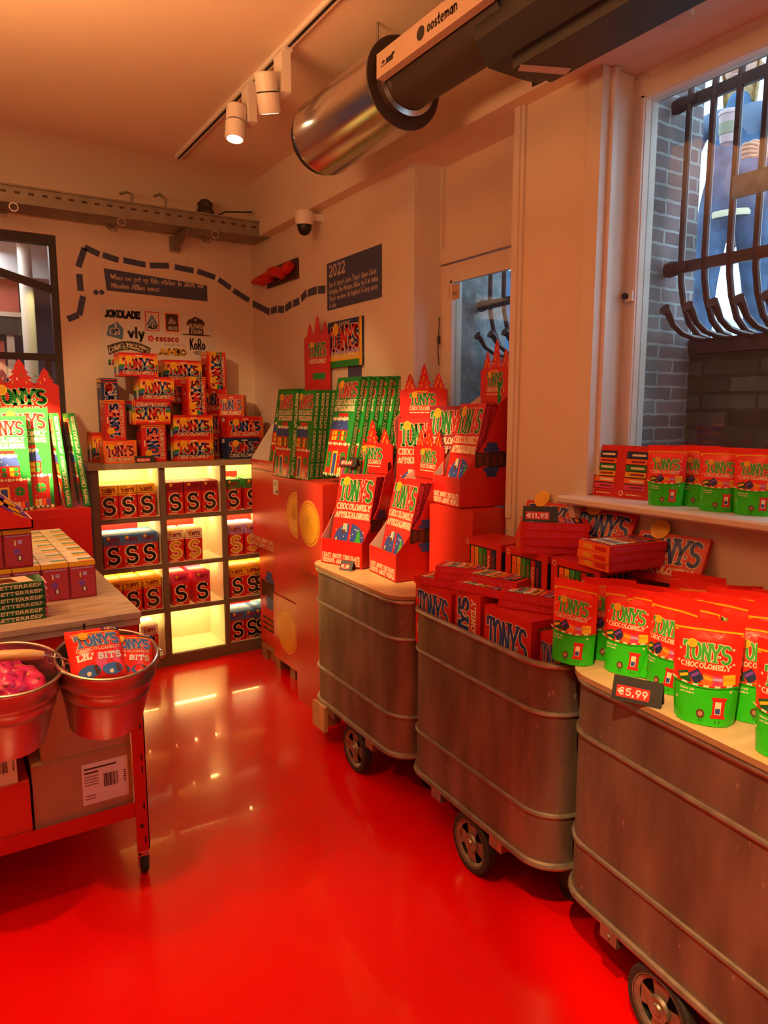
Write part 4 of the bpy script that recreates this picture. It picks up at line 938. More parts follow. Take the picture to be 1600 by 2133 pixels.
_, _, _, h9 = bb('navy bar box with red lettering, lowest at the right end', 474, 912, 545, 957, Y1, .2, 'navy', z=ZTOP, h=.155); z9 = ZTOP+h9+.001
_, _, _, h10 = bb('red bar box with blue lettering on the navy box at the right end', 474, 865, 548, 911, Y1, .2, 'red', z=z9, h=.152); z10 = z9+h10+.001
# turned red box with a plain side
A = ony(457, 862, Y1+.06)
m = MB(); m.box(0, 0, 0, .175, .27, .155, 'red'); f = pm((0, 0, 0), (1, 0, 0), (0, 0, 1), .0006); art_front(m, f, .175, .155, 'red')
g = pm((.175, 0, 0), (0, 1, 0), (0, 0, 1), .0006); dcirc(m, g, .235, .035, .02, 'gold', 0)
tag(link('bar_box', m, loc=(A.x+.01, Y1+.085, z10), rot=(0, 0, radians(-26))), 'red bar box turned to show its plain side, topmost at the right end', 'box', 'boxes of bars stacked on the shelf')

# price signs
def price_sign(label, loc, rz, text, w_=.09, h=.045, s=1.0):
    t = thing('price_sign', label, 'price sign', loc, rz)
    m = MB(); m.prism([(-w_/2, -.014, 0), (-w_/2, 0.012, h), (-w_/2, .016, h), (-w_/2, .03, 0), (-w_/2, .026, 0), (-w_/2, .0135, h*.9), (-w_/2, -.008, 0)], (w_, 0, 0), 'black'); link('stand', m, t)
    m = MB(); n = V((0, -h, .026)).normalized(); ux, uy = V((1, 0, 0)), V((0, .026, h)).normalized()
    f = pm(V((-w_/2, -.014, 0)), ux, uy, .0006); hh = sqrt(h*h+.026**2)
    drect(m, f, w_*.09, hh*.16, w_*.76, hh*.64, 'red', 0); dtext(m, f, text, w_*.13, hh*.24, w_*.59, hh*.32, 'white', 1, .17, True)
    link('price_label', m, t); return t
q = onz(292, 962, ZTOP); price_sign('small black price sign on the shelf top before the orange box', (q.x+.01, sy+.0, ZTOP), radians(-6), '€22,99', .13, .045)

# ---------------- galvanised laundry carts
CL, CW, CR = .93, .465, .13     # length (y), width (x), corner radius
def rr(x0, y0, x1, y1, r, n=8):
    P_ = []
    for (cx, cy, a) in ((x1-r, y1-r, 0), (x0+r, y1-r, 90), (x0+r, y0+r, 180), (x1-r, y0+r, 270)):
        P_ += [(cx+r*cos(radians(a+90*i/n)), cy+r*sin(radians(a+90*i/n))) for i in range(n+1)]
    return P_
def cart(label, loc, rz, lid, Lc=CL, wheel_y=None):
    t = thing('laundry_cart', label, 'cart', loc, rz)
    ol = rr(0, 0, CW, Lc, CR); inn = rr(.006, .006, CW-.006, Lc-.006, CR-.006); z0, z1 = .235, .965
    m = MB(); n = len(ol)
    zs = [z0+(z1-z0)*i/10 for i in range(11)]
    def wall(P_, flip):
        pts = [(x, y, z) for z in zs for x, y in P_]; fs = []
        for k in range(10):
            for i in range(n):
                q_ = (k*n+i, k*n+(i+1) % n, (k+1)*n+(i+1) % n, (k+1)*n+i); fs.append(q_ if not flip else q_[::-1])
        m.idx(pts, fs, 'galv', True)
    wall(ol, False); wall(inn, True)
    m.face([(x, y, z0) for x, y in ol][::-1], 'galv'); m.face([(x, y, z0+.01) for x, y in inn], 'galv')
    link('body', m, t)
    for z, r_ in ((.795, .0085), (.43, .0085)):
        m = MB(); m.tube([(x, y, z) for x, y in rr(-.002, -.002, CW+.002, Lc+.002, CR+.002)], r_, 'galv_rim', 8, closed=True); link('rib', m, t)
    for z, r_ in ((.965, .011), (.243, .013)):
        m = MB(); m.tube([(x, y, z) for x, y in rr(-.003, -.003, CW+.003, Lc+.003, CR+.003)], r_, 'galv_rim', 8, closed=True); link('rim', m, t)
    m = MB(); m.box(.06, .08, .195, CW-.06, Lc-.08, .232, 'dark_steel')
    for yy in (.26, Lc-.26): m.box(-.012, yy-.035, .195, .03, yy+.035, .235, 'galv_rim'); m.tube([(-.018, yy, .212), (-.01, yy, .212)], .008, 'galv_rim', 8)
    link('chassis', m, t)
    for xx, s_ in ((.02, -1), (CW-.02, 1)):
        w_ = bpy.data.objects.new('wheel', None); COL.objects.link(w_); w_.parent = t; w_.location = (xx, wheel_y or Lc*.47, .118); w_.empty_display_size = .02
        T = Matrix.Rotation(radians(-90 if s_ < 0 else 90), 4, 'Y')
        m = MB(); m.lathe([(.088, -.022), (.112, -.022), (.118, -.015), (.118, .015), (.112, .022), (.088, .022), (.088, -.022)], 'rubber', 32, T=T); link('tyre', m, w_)
        m = MB(); m.lathe([(0, .026), (.014, .026), (.018, .020), (.034, .022), (.038, .012)], 'wheel_metal', 24, T=T)
        m.lathe([(.076, .010), (.088, .021), (.094, .023), (.094, -.02)], 'wheel_metal', 32, T=T)
        for a in range(4):
            pa = [(.034*cos(radians(a*90+d)), .034*sin(radians(a*90+d)), .010) for d in (-38, 38)]; pb = [(.078*cos(radians(a*90+d)), .078*sin(radians(a*90+d)), .010) for d in (24, -24)]
            m.face([T @ V(p) for p in pa+pb], 'wheel_metal')
        m.lathe([(.0, -.018), (.088, -.018)], 'rubber', 24, T=T)
        link('hub', m, w_)
    for yy in (.12, Lc-.12):
        m = MB(); m.lathe([(0, -.012), (.045, -.014), (.05, -.008), (.05, .008), (.045, .014), (0, .012)], 'rubber', 20, T=Matrix.Translation((CW/2, yy, .05)) @ Matrix.Rotation(radians(90), 4, 'Y'))
        m.box(CW/2-.02, yy-.02, .045, CW/2-.015, yy+.02, .2, 'dark_steel'); m.box(CW/2+.015, yy-.02, .045, CW/2+.02, yy+.02, .2, 'dark_steel'); link('caster', m, t)
    if lid:
        m = MB(); lo = rr(-.018, -.012, CW+.01, Lc+.015, CR+.01); m.face([(x, y, .995) for x, y in lo], 'lid_wood'); m.face([(x, y, .978) for x, y in lo][::-1], 'lid_wood')
        k = len(lo)
        m.idx([(x, y, .978) for x, y in lo]+[(x, y, .995) for x, y in lo], [(i, (i+1) % k, k+(i+1) % k, k+i) for i in range(k)], 'wood_edge', True); link('lid', m, t)
    return t
# loc = near front corner (low x, low y)
C1 = cart('galvanised laundry cart with a wooden lid, the farthest of the three, under the red displays', (1.672, 2.505, 0), radians(-1.8), True)
C2 = cart('galvanised laundry cart without lid, filled with red boxes, middle of the three', (1.650, 1.575, 0), radians(-3), False, Lc=.915)
C3 = cart('galvanised laundry cart with a wooden lid full of pouches, nearest of the three', (1.545, .46, 0), radians(-6.8), True, Lc=1.10, wheel_y=.65)
m = MB(); m.box(0, 0, 0, .02, .14, .14, 'lid_wood'); m.box(.02, .0, .03, .10, .02, .11, 'wood_edge')
tag(link('wood_block', m, loc=(1.665, 3.22, .095)), 'pale wooden block fixed low at the far end of the farthest cart', 'wood block')

# ---------------- packing table on the left
TX0, TX1, TY0, TY1, TZ = -1.0, .612, 2.672, 4.25, 1.06
t = thing('work_table', 'red steel table on casters with a thick grey-brown wooden top at the left', 'table', (TX1, TY0, 0))
O2 = V((TX1, TY0, 0)); T2 = Matrix.Translation(-O2)
m = MB(); m.box(TX0, TY0-.005, TZ-.022, TX1+.004, TY1, TZ, 'table_wood', T=T2); m.box(TX0, TY0+.0, TZ-.048, TX1, TY1-.01, TZ-.024, 'table_wood', T=T2); link('tabletop', m, t)
m = MB(); m.box(TX0, TY0+.008, TZ-.125, TX1-.02, TY0+.03, TZ-.05, 'red_metal', T=T2); m.box(TX1-.03, TY0+.008, TZ-.125, TX1-.01, TY1-.02, TZ-.05, 'red_metal', T=T2)
for i in range(5): pass
fh = pm(V((TX0, TY0+.008, TZ-.125))-O2, (1, 0, 0), (0, 0, 1), .0008)
for i in range(10): drect(m, fh, 1.52-i*.15, .035, 1.527-i*.15, .055, 'black', 0)
link('top_rail', m, t)
for (x, y) in ((TX1, TY0+.004), (TX0+.05, TY0+.004), (TX1, TY1-.06), (TX0+.05, TY1-.06)):
    m = MB(); m.box(x-.052, y, .10, x-.004, y+.004, TZ-.05, 'red_metal', T=T2); m.box(x-.008, y, .10, x-.004, y+.045, TZ-.05, 'red_metal', T=T2)
    if y < TY1-.2:
        fl_ = pm(V((x-.052, y, .10))-O2, (1, 0, 0), (0, 0, 1), .0008)
        for zz in (.03, .17, .32, .37, .50, .56, .7): drect(m, fl_, .030, zz, .036, zz+.028, 'black', 0)
        m.tube([V((x-.030, y-.002, .205))-O2, V((x-.030, y-.008, .205))-O2], .007, 'dark_steel', 8)
    lg = link('leg', m, t)
    m = MB(); c = V((x-.025, y+.02, 0))-O2
    m.lathe([(0, .10), (.022, .10), (.022, .088), (.012, .085), (.012, .078)], 'silver', 16, T=Matrix.Translation(c))
    for s_ in (-1, 1): m.prism([c+V((s_*.017, -.016, .08)), c+V((s_*.017, .016, .08)), c+V((s_*.017, .01, .022)), c+V((s_*.017, -.01, .022))], (.002*s_, 0, 0), 'silver')
    m.box(c.x-.018, c.y-.018, .076, c.x+.018, c.y+.018, .082, 'silver')
    m.lathe([(0, -.011), (.030, -.012), (.034, -.006), (.034, .006), (.030, .012), (0, .011)], 'rubber', 24, T=Matrix.Translation(c+V((0, 0, .034))) @ Matrix.Rotation(radians(90), 4, 'Y')); link('caster', m, lg)
m = MB(); m.box(TX0, TY0+.01, .245, TX1-.05, TY0+.014, .305, 'red_metal', T=T2); m.box(TX0, TY0+.014, .28, TX1-.01, TY1-.02, .292, 'red_metal', T=T2); m.box(TX1-.012, TY0+.05, .245, TX1-.008, TY1-.05, .30, 'red_metal', T=T2); link('lower_shelf', m, t)

# cartons on the lower shelf
def carton(label, x0, y0, z0, w_, d, h, lab=None, mat='carton', rz=0):
    m = MB(); m.box(0, 0, 0, w_, d, h, mat); f = pm((0, 0, 0), (1, 0, 0), (0, 0, 1), .0008)
    drect(m, f, 0, h*.985, w_, h*.99, 'carton_dk', 0)
    ft = pm((0, 0, h), (1, 0, 0), (0, 1, 0), .0008); drect(m, ft, 0, d*.48, w_, d*.52, 'carton_dk', 0)
    o = tag(link('cardboard_box', m, loc=(x0, y0, z0), rot=(0, 0, rz)), label, 'cardboard box', 'cartons under the left table')
    if lab:
        a, c_, lw, lh = lab; m = MB(); m.box(a, -.0018, c_, a+lw, -.0006, c_+lh, 'paper'); f = pm((a, -.0018, c_), (1, 0, 0), (0, 0, 1), .0005)
        drect(m, f, lw*.05, lh*.86, lw*.75, lh*.90, 'black', 0); drect(m, f, lw*.05, lh*.76, lw*.35, lh*.80, 'black', 0); dbars(m, f, lw*.05, lh*.45, lw*.35, lh*.72, 4, 'grey_metal', 0); dbars(m, f, lw*.05, lh*.1, lw*.28, lh*.25, 2, 'grey_metal', 0)
        x = lw*.46
        while x < lw*.78: b_ = random.choice((.001, .002, .0035)); drect(m, f, x, lh*.35, x+b_, lh*.68, 'black', 0); x += b_+random.choice((.001, .002))
        for i in range(6): drect(m, f, lw*.90, lh*(.38+i*.05), lw*.95, lh*(.405+i*.05), 'black', 0)
        link('shipping_label', m, o)
    return o
carton('brown cardboard box with a white shipping label, under the table next to the red leg', .215, 2.70, .293, .345, .45, .245, (.165, .045, .165, .16))
carton('plain brown cardboard box stacked on the labelled one behind the right bucket', .25, 2.705, .54, .31, .42, .27)
carton('reddish cardboard box at the far left of the lower shelf', -.28, 2.69, .293, .485, .45, .20, None, 'card_red')
carton('cardboard box with a label, stacked at the left behind the pink-filled bucket', -.30, 2.70, .495, .47, .40, .25, (.33, -.0, .14, .13))

# ---------------- buckets
def bucket(label, loc, tilt, handle):
    t = thing('metal_bucket', label, 'bucket', loc, 0); t.rotation_euler = (radians(tilt), 0, radians(6))
    R0, R1, Hb = .118, .160, .255
    r = lambda z: R0+(R1-R0)*(z+Hb)/Hb
    m = MB(); m.lathe([(0, -Hb+.006), (R0-.004, -Hb+.006), (R0, -Hb), (r(-.12), -.12), (r(-.115)+.003, -.115), (r(-.11), -.11), (r(-.075), -.075), (r(-.065)+.006, -.068), (r(-.05)+.006, -.055), (r(-.045), -.045), (R1, 0)], 'tin', 48)
    m.lathe([(R1-.003, 0), (r(-.06)-.003, -.06), (R0-.003, -Hb+.01), (0, -Hb+.01)], 'tin', 48)
    link('body', m, t)
    m = MB(); m.tube([((R1+.001)*cos(2*pi*k/48), (R1+.001)*sin(2*pi*k/48), 0) for k in range(48)], .006, 'silver', 8, closed=True); link('rim', m, t)
    for a in (-18, 162):
        c, s_ = cos(radians(a)), sin(radians(a)); m = MB()
        T = Matrix.Rotation(radians(a), 4, 'Z')
        m.lathe([(0, .010), (.018, .008), (.024, .002), (.024, 0)], 'tin', 16, T=T @ Matrix.Translation((R1-.002, 0, -.015)) @ Matrix.Rotation(radians(90), 4, 'Y') @ Matrix.Diagonal((1.3, 1, 1, 1)))
        m.tube([T @ V((R1+.012+.010*cos(q), 0, -.012+.014*sin(q))) for q in [2*pi*k/14 for k in range(14)]], .0028, 'silver', 6, closed=True)
        link('ear', m, t)
    m = MB(); pts = []
    for k in range(17):
        a = pi*k/16; x = (R1+.018)*cos(a); q_ = (R1+.01)*sin(a)
        if handle: pts.append(V((x, -q_*.62+.02, q_*.62-.01)))          # swung forward over the contents
        else: pts.append(V((x, q_*.94, -.008-q_*.22)))      # resting on the back rim
    T = Matrix.Rotation(radians(-18), 4, 'Z'); pts = [T @ p for p in pts]
    m.tube(pts, .0028, 'silver', 6); hd = link('handle', m, t)
    if handle:
        m = MB(); m.tube(pts[5:12], [.012, .016, .0165, .017, .0165, .016, .012], 'handle_wood', 12); link('grip', m, hd)
    else:
        m = MB(); m.tube(pts[6:11], .006, 'black', 8); link('grip', m, hd)
    m = MB(); m.tube([(-.02, R1-.004, -.02), (-.02, R1+.012, .0), (-.02, R1+.03, -.0), (-.02, R1+.035, .02)], .004, 'black', 6)
    link('hanging_hook', m, t)
    return t
qb = ony(224, 1362, 2.425); BK1 = bucket('metal bucket hanging on the table edge, holding two red bags', tuple(qb), 13, False)
qa = ony(14, 1393, 2.425); BK2 = bucket('metal bucket full of pink bags with wooden grip, at the left picture edge', tuple(qa), 13, True)
BK2.rotation_euler = (radians(13), 0, radians(12))

# ================================================================== CALENDARS AND DISPLAYS
def scallop(m, f, x0, x1, y, r, mat, l, n=9):
    for i in range(n): dcirc(m, f, x0+(x1-x0)*(i+.5)/n, y, r*(1+.3*sin(i*2.3)), mat, l, 8)
def cal_green(w_=.25, h=.56, d=.034):
    m = MB(); m.box(-w_/2, 0, 0, w_/2, d, h, 'green'); f = pm((-w_/2, 0, 0), (1, 0, 0), (0, 0, 1), .0005)
    dlogo(m, f, w_*.08, h*.79, w_*.84, h*.155, 'red', 'red', 'cream', 0)
    dtext(m, f, 'CHOCOLONELY', w_*.08, h*.72, w_*.84, h*.055, 'cream', 0, .19); dtext(m, f, 'AFTELKALENDER', w_*.08, h*.655, w_*.84, h*.055, 'cream', 0, .19)
    drect(m, f, w_*.30, h*.60, w_*.70, h*.635, 'red', 0)
    dpoly(m, f, [(w_*.02, h*.47), (w_*.80, h*.47), (w_*.72, h*.575), (w_*.10, h*.575)], 'blue', 1); scallop(m, f, w_*.08, w_*.76, h*.578, w_*.04, 'cream', 2)
    drect(m, f, w_*.04, h*.33, w_*.78, h*.47, 'red', 1); scallop(m, f, w_*.02, w_*.98, h*.325, w_*.035, 'cream', 3, 12)
    drect(m, f, w_*.06, h*.02, w_*.92, h*.32, 'red', 1)
    for a, c_ in ((.14, 'yellow'), (.26, 'yellow'), (.40, 'green'), (.56, 'yellow'), (.66, 'green')):
        drect(m, f, w_*a, h*.36, w_*(a+.09), h*.405, c_, 2); drect(m, f, w_*a, h*.415, w_*(a+.09), h*.455, c_, 2)
    drect(m, f, w_*.30, h*.02, w_*.52, h*.25, 'yellow', 2); drect(m, f, w_*.34, h*.02, w_*.48, h*.23, 'blue', 3)
    dcirc(m, f, w_*.74, h*.20, w_*.11, 'green', 2); drect(m, f, w_*.735, h*.13, w_*.745, h*.27, 'red', 3); drect(m, f, w_*.63, h*.198, w_*.85, h*.203, 'red', 3)
    drect(m, f, w_*.10, h*.08, w_*.24, h*.24, 'green', 2)
    for a, c_ in ((.60, 'yellow'), (.68, 'cream'), (.76, 'orange'), (.84, 'purple')): drect(m, f, w_*a, h*.02, w_*(a+.06), h*.09, c_, 3)
    scallop(m, f, 0, w_, h*.012, w_*.03, 'cream', 4, 10)
    rs = random.Random(3)
    for i in range(26): dcirc(m, f, w_*rs.uniform(.02, .98), h*rs.uniform(.03, .64), w_*.012, 'white', 5, 6)
    dtext(m, pm((w_/2, d, h*.03), (0, 0, 1), (0, -1, 0), .0005), 'TONYS CHOCOLONELY AFTELKALENDER', 0, d*.22, h*.94, d*.56, 'cream', 0, .19)
    dtext(m, pm((-w_/2, 0, h*.03), (0, 0, 1), (0, 1, 0), .0005), 'TONYS CHOCOLONELY AFTELKALENDER', 0, d*.22, h*.94, d*.56, 'cream', 0, .19) if False else None
    g = pm((-w_/2, 0, h*.97), (0, 0, -1), (0, -1, 0), .0005)
    gl = lambda x, y, l=0: V((-w_/2-.0005*(l+1), d-y, h*.97-x))
    mm = MB(); dtext(mm, gl, 'TONYS CHOCOLONELY AFTELKALENDER', 0, d*.22, h*.94, d*.56, 'cream', 0, .19)
    for fc, mi_ in zip(mm.f, mm.m): m.face([mm.v[i] for i in fc], mm.mi[mi_])
    return m.mesh('cal_green')
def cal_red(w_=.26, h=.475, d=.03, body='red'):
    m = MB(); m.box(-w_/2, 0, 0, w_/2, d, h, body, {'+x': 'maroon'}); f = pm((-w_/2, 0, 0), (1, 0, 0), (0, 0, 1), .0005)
    dlogo(m, f, w_*.05, h*.70, w_*.90, h*.25, 'green', 'red', 'cream', 0)
    dtext(m, f, 'CHOCOLONELY', w_*.04, h*.60, w_*.92, h*.075, 'cream', 0, .19); dtext(m, f, 'AFTELKALENDER', w_*.04, h*.505, w_*.92, h*.075, 'cream', 0, .19)
    drect(m, f, w_*.14, h*.483, w_*.86, h*.488, 'maroon', 0)
    cx, r = w_*.5, w_*.42
    ar = [(cx-r, h*.04)]+[(cx+r*cos(radians(180-a)), h*.24+h*.21*sin(radians(a))) for a in range(0, 181, 12)]+[(cx+r, h*.04)]
    dpoly(m, f, ar, 'blue', 0); dtree(m, f, w_*.74, h*.13, w_*.26, h*.27, 'green_lt', 1)
    drect(m, f, cx-w_*.03, h*.04, cx+w_*.03, h*.45, 'red', 2); drect(m, f, cx-r, h*.10, cx+r, h*.13, 'red', 2)
    drect(m, f, w_*.12, h*.10, w_*.19, h*.24, 'green', 3); drect(m, f, w_*.14, h*.24, w_*.17, h*.28, 'yellow', 3)
    for a in (.30, .34, .38): drect(m, f, w_*a, h*(.36-.2*abs(a-.34)), w_*(a+.03), h*.445, 'cream', 2)
    dcirc(m, f, w_*.33, h*.36, w_*.05, 'brown', 3)
    rs = random.Random(5)
    for i in range(24):
        x, y = rs.uniform(.12, .88), rs.uniform(.14, .40); dcirc(m, f, w_*x, h*y, w_*.014, 'white', 4, 6)
    dtext(m, pm((w_/2, d, h*.03), (0, 0, 1), (0, -1, 0), .0005), 'TONYS CHOCOLONELY AFTELKALENDER', 0, d*.2, h*.94, d*.6, 'lilac' if body == 'maroon' else 'pink', 0, .19)
    return m.mesh('cal_red')
CG, CR_ = cal_green(), cal_red()
CRW = cal_red(body='maroon')  # red calendar again, with shade put into its body colour
def rot_place(mesh, name, label, cat, base, rz, lean=0, group=None, scale=1.0):
    o = link(name, mesh, loc=base); o.rotation_euler = (radians(-lean), 0, rz); o.scale = (scale,)*3
    return tag(o, label, cat, group)
def face_dir(L_, R_): d = V(R_)-V(L_); return math.atan2(d.y, d.x)      # local +x runs from left to right as seen

def display(label, L_, rz, ncal=4, cal=True, bend=0, ck='red', HW=.295, HD=.27, lean=13, y0c=.035):
    """L_ = lower-left front corner; local x along the lip, y to the back"""
    t = thing('cardboard_display', label, 'display box', L_, rz)
    lip, back = .135, .505
    m = MB()
    m.box(.004, 0, 0, HW-.004, .004, lip, 'red'); m.box(0, 0, 0, HW, HD, .004, 'red'); m.box(.004, HD-.004, 0, HW-.004, HD, back, 'red')
    sp = [(0, 0), (HD, 0), (HD, back), (HD-.02, back), (HD-.07, back*.93), (HD*.52, back*.62), (HD*.25, back*.42), (.02, lip+.02), (0, lip)]
    m.prism([(0, y, z) for y, z in sp], (.003, 0, 0), 'red'); m.prism([(HW-.003, y, z) for y, z in sp], (.003, 0, 0), 'red')
    m.prism([(.0032, y, z) for y, z in sp], (.0008, 0, 0), 'white')
    f = pm((0, 0, 0), (1, 0, 0), (0, 0, 1), .0006)
    dtext(m, f, 'CRAZY ABOUT CHOCOLATE', HW*.04, lip*.27, HW*.90, lip*.18, 'cream', 0, .17); dtext(m, f, 'SERIOUS ABOUT PEOPLE', HW*.04, lip*.06, HW*.90, lip*.18, 'cream', 0, .17)
    dchain(m, pm((HW, 0, 0), (0, 1, 0), (0, 0, 1), .0006), HD*.60, .215, .17, 0)
    dchain(m, pm((0, HD, 0), (0, -1, 0), (0, 0, 1), .0006), HD*.40, .215, .17, 0)
    link('tray', m, t)
    m = MB(); y = HD-.012
    z0 = back; zt = back+.125
    m.box(0, y, z0-.03, HW, y+.006, zt, 'red')
    for cx, w_, h in ((HW*.22, .085, .085), (HW*.52, .095, .135), (HW*.82, .085, .085)):
        P_ = tree_poly(cx, zt, w_, h); m.prism([(a, y+.001, b_) for a, b_ in P_], (0, .004, 0), 'red')
        ff = pm((0, y+.001, 0), (1, 0, 0), (0, 0, 1), .0006)
        for (a, b_) in ((-.2, .12), (.12, .2), (-.05, .42), (.18, .05), (-.12, .3), (.02, .65)): drect(m, ff, cx+a*w_, zt+b_*h, cx+a*w_+.006, zt+b_*h+.014, 'gold', 0)
    ff = pm((0, y, 0), (1, 0, 0), (0, 0, 1), .0006)
    dlogo(m, ff, HW*.22, z0+.045, HW*.54, .062, 'green', 'green', 'cream', 0); dtext(m, ff, 'CHOCOLONELY', HW*.22, z0+.02, HW*.52, .020, 'cream', 0, .18); dbars(m, ff, HW*.22, z0+.003, HW*.72, z0+.013, 1, 'cream', 0)
    drect(m, ff, HW*.35, zt-.012, HW*.6, zt-.006, 'gold', 0)
    hd = link('header', m, t)
    if bend:
        hd.location = (0, 0, 0)
    M = Matrix.Translation(V(L_)) @ Matrix.Rotation(rz, 4, 'Z')
    if cal:
        for k in range(ncal):
            p = M @ V((HW/2-.002, y0c+k*.033, .006))
            rot_place(CRW if ck == 'maroon' else CR_, 'advent_calendar', label_cal(label, k), 'advent calendar', p, rz, lean, 'red advent calendars in the display boxes').scale = (HW/.295, 1, 1)
    return t, M
LC = {}
def label_cal(label, k):
    key = LC_KEY[0]
    return 'red advent calendar in the %s, %s' % (key, ('front one', 'second', 'third', 'fourth', 'fifth')[k])
LC_KEY = ['']
def disp(key, label, L_, rz, n=4, **k):
    LC_KEY[0] = key; return display(label, L_, rz, n, **k)
def solve_L(u, v, z): q = onz(u, v, z); return V((q.x, q.y, z))
ZL = .9965
disp('left display on the farthest cart', 'red display box with paper tree crown, left one on the farthest cart', V((1.735, 3.37, ZL)), radians(-72), 4, HD=.26)
disp('right display on the farthest cart', 'red display box with paper tree crown, right one on the farthest cart', V((1.847, 3.05, ZL)), radians(-96), 3)
price_sign('small black price sign on the farthest cart in front of the left display', tuple(solve_L(722, 1187, ZL)), radians(-62), '€17,99', .075, .045)
price_sign('black price sign resting on top of the left display box', (1.925, 3.40, 1.505), radians(-70), '€12,49', .12, .05)
# boxes behind the displays that carry the upper ones
def plain_box(name, label, p, w_, d, h, rz=0, mat='card_red', seal=None, art=None, cat='box', group=None):
    m = MB(); m.box(0, 0, 0, w_, d, h, mat)
    g = pm((0, d, 0), (0, -1, 0), (0, 0, 1), .0007)      # -x face, left to right as seen from the aisle
    if seal:
        cy, cz, r = seal
        dcirc(m, g, cy, cz, r, 'gold', 0, 36); dcirc(m, g, cy, cz, r*.90, 'card_red', 1, 36); dcirc(m, g, cy, cz, r*.87, 'gold', 2, 36); dcirc(m, g, cy, cz, r*.66, 'yellow', 3, 30); dcirc(m, g, cy, cz, r*.62, 'gold', 4, 30)
        for s_, yy in (('CRAZY', .22), ('ABOUT', .02), ('PEOPLE', -.20)): dtext(m, g, s_, cy-r*.38, cz+r*yy, r*.76, r*.16, 'yellow', 5, .2)
    if art: art(m, g)
    o = link(name, m, loc=p, rot=(0, 0, rz)); return tag(o, label, cat, group)
# left group behind: cartons with golden seals, stacked on the floor
STK = 'red shipping boxes stacked between shelf and carts'
zz = .10
m = MB()
for i in range(4): m.box(0, i*.24, .0, .22, i*.24+.08, .08, 'wood_edge')
m.box(0, 0, .08, .22, .82, .098, 'wood_edge')
tag(link('pallet', m, loc=(1.965, 3.98, 0)), 'low wooden pallet under the red box stack beside the shelf', 'pallet')
def artA(m, g): pass
for i, (z0, z1, sl, nm) in enumerate(((.10, .555, (.22, .24, .16), 'lowest'), (.56, .955, None, 'middle'), (.96, 1.375, (.40, .19, .15), 'top'))):
    o = plain_box('shipping_box', 'red shipping box%s, %s of the floor stack under the green calendars' % (' with golden seal' if sl else '', nm), (1.93+(.0 if i != 1 else .01), 3.98, z0), .238, .50, z1-z0, 0, seal=sl, group=STK)
    if i != 1:
        m = MB(); zc = .29 if i == 2 else .02; yc = .46 if i == 2 else .12; m.box(-.0016, yc-.085, zc, -.0006, yc, zc+.10, 'paper'); f = pm((-.0016, yc, zc), (0, -1, 0), (0, 0, 1), .0005); dbars(m, f, .008, .06, .06, .09, 3, 'grey_metal', 0); drect(m, f, .05, .01, .075, .03, 'black', 0)
        link('shipping_label', m, o)
def artB(m, g): dchain(m, g, .18, .42, .30, 0); dbars(m, g, .05, .10, .30, .22, 3, 'choc', 1)
plain_box('shipping_box', 'dark red shipping box with blue chain print, standing low beside the lit shelf', (1.99, 4.50, .10), .17, .36, .72, 0, art=artB, group=STK)
plain_box('shipping_box', 'brown shipping box base under the dark red printed box beside the shelf', (1.99, 4.50, 0), .17, .36, .099, 0, mat='carton_dk', group=STK)
def artC(m, g):
    gg = pm((0, 0, .58), (0, 1, 0), (0, 0, -1), .0007)
    gg = lambda x, y, l=0: V((-.0007*(l+1), x, .57-y))
    dtext(m, gg, 'CRAZY ABOUT CHOCOLATE', .02, .49, .42, .03, 'cream', 0, .17); dtext(m, gg, 'SERIOUS ABOUT PEOPLE', .02, .53, .42, .03, 'cream', 0, .17)
plain_box('shipping_box', 'tall red box with upside-down lettering at its foot, beside the shelf top', (1.955, 4.485, .826), .205, .40, .57, 0, art=artC, group=STK)
def tray_small(label, p, w_, d, lip, back, rz):
    m = MB(); m.box(0, 0, 0, w_, .004, lip, 'red'); m.box(0, 0, 0, w_, d, .004, 'red'); m.box(0, d-.004, 0, w_, d, back, 'red')
    sp = [(0, 0), (d, 0), (d, back), (d*.8, back*.96), (d*.4, back*.6), (.02, lip+.03), (0, lip)]
    m.prism([(0, y, z) for y, z in sp], (.004, 0, 0), 'red'); m.prism([(w_-.004, y, z) for y, z in sp], (.004, 0, 0), 'red'); m.prism([(.0045, y, z) for y, z in sp], (.0008, 0, 0), 'white')
    f = pm((0, 0, 0), (1, 0, 0), (0, 0, 1), .0006); dtext(m, f, 'CRAZY ABOUT CHOCOLATE', w_*.05, lip*.5, w_*.9, lip*.25, 'cream', 0, .17)
    return tag(link('display_tray', m, loc=p, rot=(0, 0, rz)), label, 'display tray')
tray_small('open red tray holding green calendars, high beside the lit shelf', (1.945, 4.86, 1.397), .40, .21, .07, .33, radians(-90))
for k in range(4):
    rot_place(CG, 'advent_calendar', 'green advent calendar in the red tray beside the shelf, %s' % ('front one', 'second', 'third', 'fourth')[k], 'advent calendar', (1.98+k*.037, 4.52, 1.405), radians(-90), 10, 'green advent calendars on the right')
# green calendars on the floor stack (two overlapping fronts, spines to the right)
for k, (x, y, g_) in enumerate(((1.935, 4.31, 0), (1.965, 4.10, 3), (2.0, 4.09, 3), (2.035, 4.10, 2), (2.07, 4.09, 3), (2.105, 4.10, 2))):
    rot_place(CG, 'advent_calendar', 'green advent calendar on the red box stack, %s' % ('leftmost front', 'right-hand front', 'second behind', 'third behind', 'fourth behind', 'fifth behind')[k], 'advent calendar', (x-.0, y, 1.38), radians(-90), 6 if k else 5, 'green advent calendars on the right')
